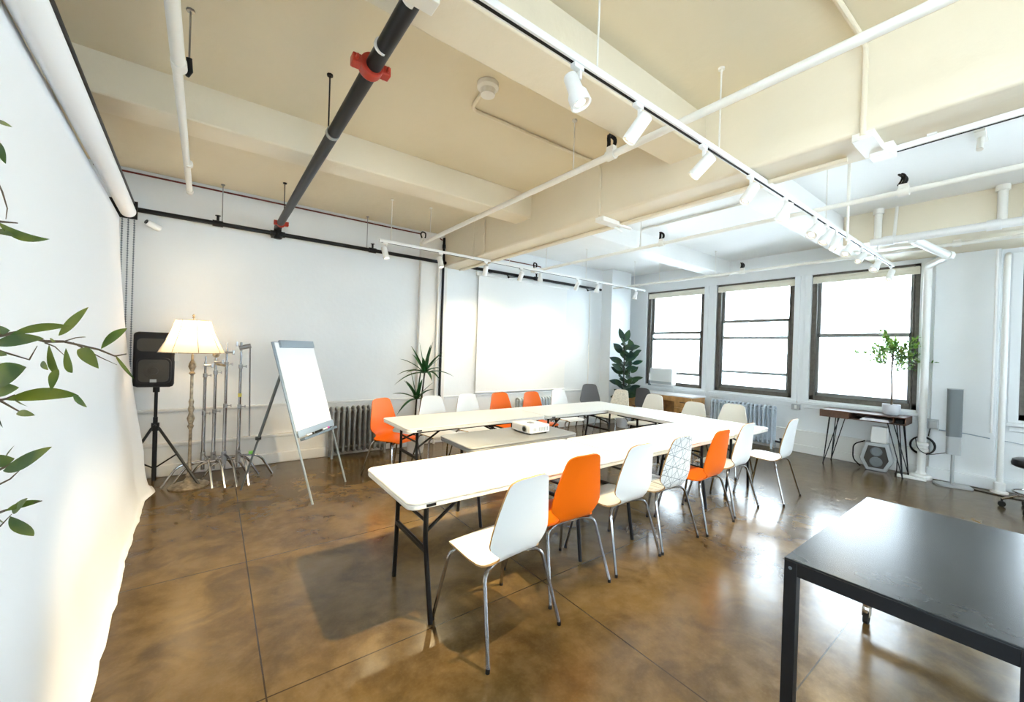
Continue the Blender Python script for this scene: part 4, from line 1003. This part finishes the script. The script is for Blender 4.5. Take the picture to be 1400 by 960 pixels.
t = thing('console_desk', 'dark walnut console desk on hairpin legs under the third window', 'desk', (7.42, 1.10, 0))
zt2, zb2 = .815, .712
b = MB().box((0, 0, zt2 - .012), (.42, .94, zt2)).box((0, 0, zb2), (.42, .94, zb2 + .012)).box((0, 0, zb2), (.42, .014, zt2)).box((0, .926, zb2), (.42, .94, zt2)).box((0, .60, zb2), (.42, .614, zt2)).box((.405, 0, zb2), (.42, .94, zt2)).box((0, .12, zb2), (.3, .13, zt2))
b.build('desk_case', 'walnut', t, bevel=.002)
MB().box((-.012, .605, zb2 - .004), (.004, .945, zt2 + .001)).build('drawer', 'walnut', t, bevel=.002)
for px_, py_, sx, sy in ((.05, .09, -1, -1), (.37, .09, 1, -1), (.05, .82, -1, 1), (.37, .82, 1, 1)):
    foot = V((px_ + sx * .03, py_ + sy * .07, .006)); b = MB()
    for q in ((-.06 * sx * -1, 0), (0, -.10 * sy), (.0, .02 * sy)):
        b.tube([(px_ + q[0] * .8, py_ + q[1], zb2), foot], .006, 6)
    b.sphere(foot, .012, 8); b.build('hairpin_leg', 'black', t)
p = thing('paper_stack', 'stack of white papers in the open compartment of the console desk', 'papers', (7.44, 1.26, zb2 + .012))
MB().box((0, 0, 0), (.22, .32, .012)).box((.01, .02, .012), (.22, .30, .03)).build('sheets', 'paper', p)
p = thing('gaming_box', 'small dark box in the right end of the console desk', 'box', (7.44, 1.13, zb2 + .012))
MB().box((0, 0, 0), (.16, .075, .05)).build('box_body', 'rubber', p, bevel=.004)

t = thing('hexagonal_speaker', 'silver hexagonal speaker on the floor under the console desk', 'speaker', (7.60, 1.42, 0), radians(8)); t.scale = (1, 1.08, 1.1)
hexp = [(-.10, 0.0), (.10, .0), (.17, .14), (.115, .36), (-.115, .36), (-.17, .14)]
RX = Matrix.Rotation(pi / 2, 4, 'X') ; RZ = Matrix.Rotation(-pi / 2, 4, 'Z')
MB().prism(hexp, -.22, .0, RZ @ RX).build('cabinet', 'silverplastic', t, bevel=.012)
hp2 = [(x * .72, .18 + (z - .18) * .78) for x, z in hexp]
MB().prism(hp2, 0, .010, RZ @ RX).build('grille', 'grille', t, bevel=.003)
MB().tube(bend([(.1, .12, .36), (.08, .24, .30), (.08, .24, .1), (.08, .16, .02)], .06), .008, 6).build('cable', 'rubber', t)
for zc, rr in ((.25, .05), (.12, .055)):
    MB().lathe([(rr + .01, 0), (rr, .006), (rr * .5, -.0), (.0001, .004)], (-.012, 0, zc), 22, mtx=align((-1, 0, 0))).build('speaker_cone', 'greycloth', t)
t = thing('white_box', 'white box standing on the hexagonal speaker', 'box', (7.66, 1.40, .40))
MB().box((-.06, -.085, 0), (.10, .085, .23)).build('carton', 'white', t, bevel=.004)
t = thing('cable_coil', 'coil of black cable leaning behind the tall heating pipe', 'cable', (7.812, .985, .42))
pts = []
for i in range(100):
    a = i * 2 * pi / 24; rr = .118 + .012 * sin(i * .27); pts.append((.022 * sin(i * .19), rr * cos(a), rr * sin(a)))
MB().tube(pts, .008, 6).tube([(0, -.05, .15), (0, -.06, .24), (.03, -.1, .37)], .006, 6).build('coil', 'rubber', t)
t = thing('power_strip', 'white power strip on the floor under the console desk', 'power strip', (7.555, 1.05, 0), radians(5))
MB().box((-.03, -.14, 0), (.03, .14, .035)).build('strip_body', 'white', t, bevel=.005)
MB().tube(bend([(0, .14, .02), (.01, .165, .015), (.14, .16, .015), (.22, .16, .02), (.24, .16, .2)], .05), .006, 6).build('cord', 'rubber', t)

t = thing('tower_heater', 'slim grey tower on a flat silver base in front of the pier', 'tower fan', (7.60, .68, 0), radians(20))
MB().prism(rrect(.22, .33, .05), 0, .022).build('base_plate', 'silverplastic', t, bevel=.004)
MB().cyl((.03, 0, .02), (.03, 0, .43), .017, 12).build('pole', 'silverplastic', t)
MB().prism(rrect(.07, .13, .02), .40, .63, Matrix.Translation((.02, 0, 0))).build('lower_housing', 'silverplastic', t, bevel=.004)
MB().prism(rrect(.07, .14, .03), .63, 1.235, Matrix.Translation((.02, 0, 0))).build('tower_body', 'greycloth', t, bevel=.004)
MB().prism(rrect(.075, .145, .03), 1.235, 1.245, Matrix.Translation((.02, 0, 0))).build('top_cap', 'silverplastic', t)
MB().tube(bend([(.05, .02, .42), (.10, .22, .34), (.16, .30, .40), (.17, .32, .55)], .07), .005, 6).build('power_cord', 'rubber', t)

t = thing('stool', 'round black stool on a chrome castor base at the right picture edge', 'stool', (7.05, .02, 0))
MB().lathe([(.001, .47), (.16, .47), (.185, .485), (.19, .51), (.18, .55), (.15, .565), (.001, .57)], seg=32).build('seat', 'leather', t)
MB().cyl((0, 0, .14), (0, 0, .47), .022).cyl((0, 0, .12), (0, 0, .24), .034).build('column', 'chrome', t)
for k in range(5):
    a = 2 * pi * k / 5 + .35; c, s_ = cos(a), sin(a)
    l = MB().tube(bend([(c * .02, s_ * .02, .15), (c * .12, s_ * .12, .16), (c * .24, s_ * .24, .085)], .05), .014, 8).build('foot_arm', 'chrome', t)
    MB().cyl((c * .24 - s_ * .02, s_ * .24 + c * .02, .03), (c * .24 + s_ * .02, s_ * .24 - c * .02, .03), .03, 14).cyl((c * .24, s_ * .24, .03), (c * .24, s_ * .24, .09), .009, 8).build('castor', 'rubber', l)
MB().tube([(.17 * cos(a), .17 * sin(a), .20) for a in [2 * pi * i / 24 for i in range(25)]], .008, 8).build('foot_ring', 'chrome', t)

t = thing('floor_cable', 'black cable along the foot of the pier', 'cable')
MB().tube([(7.72, .82, .006), (7.62, .5, .006), (7.55, .2, .006), (7.6, -.2, .006)], .006, 6).build('cord', 'rubber', t)
t = thing('wall_cable', 'thin grey cable hanging on the wall behind the stool', 'cable')
MB().tube([(XW - .01, .30, .62), (XW - .012, .1, .60), (XW - .015, -.1, .50), (XW - .015, -.3, .3)], .004, 6).box((XW - .02, -.32, .27), (XW, -.28, .31)).build('cord', 'greymetal', t)
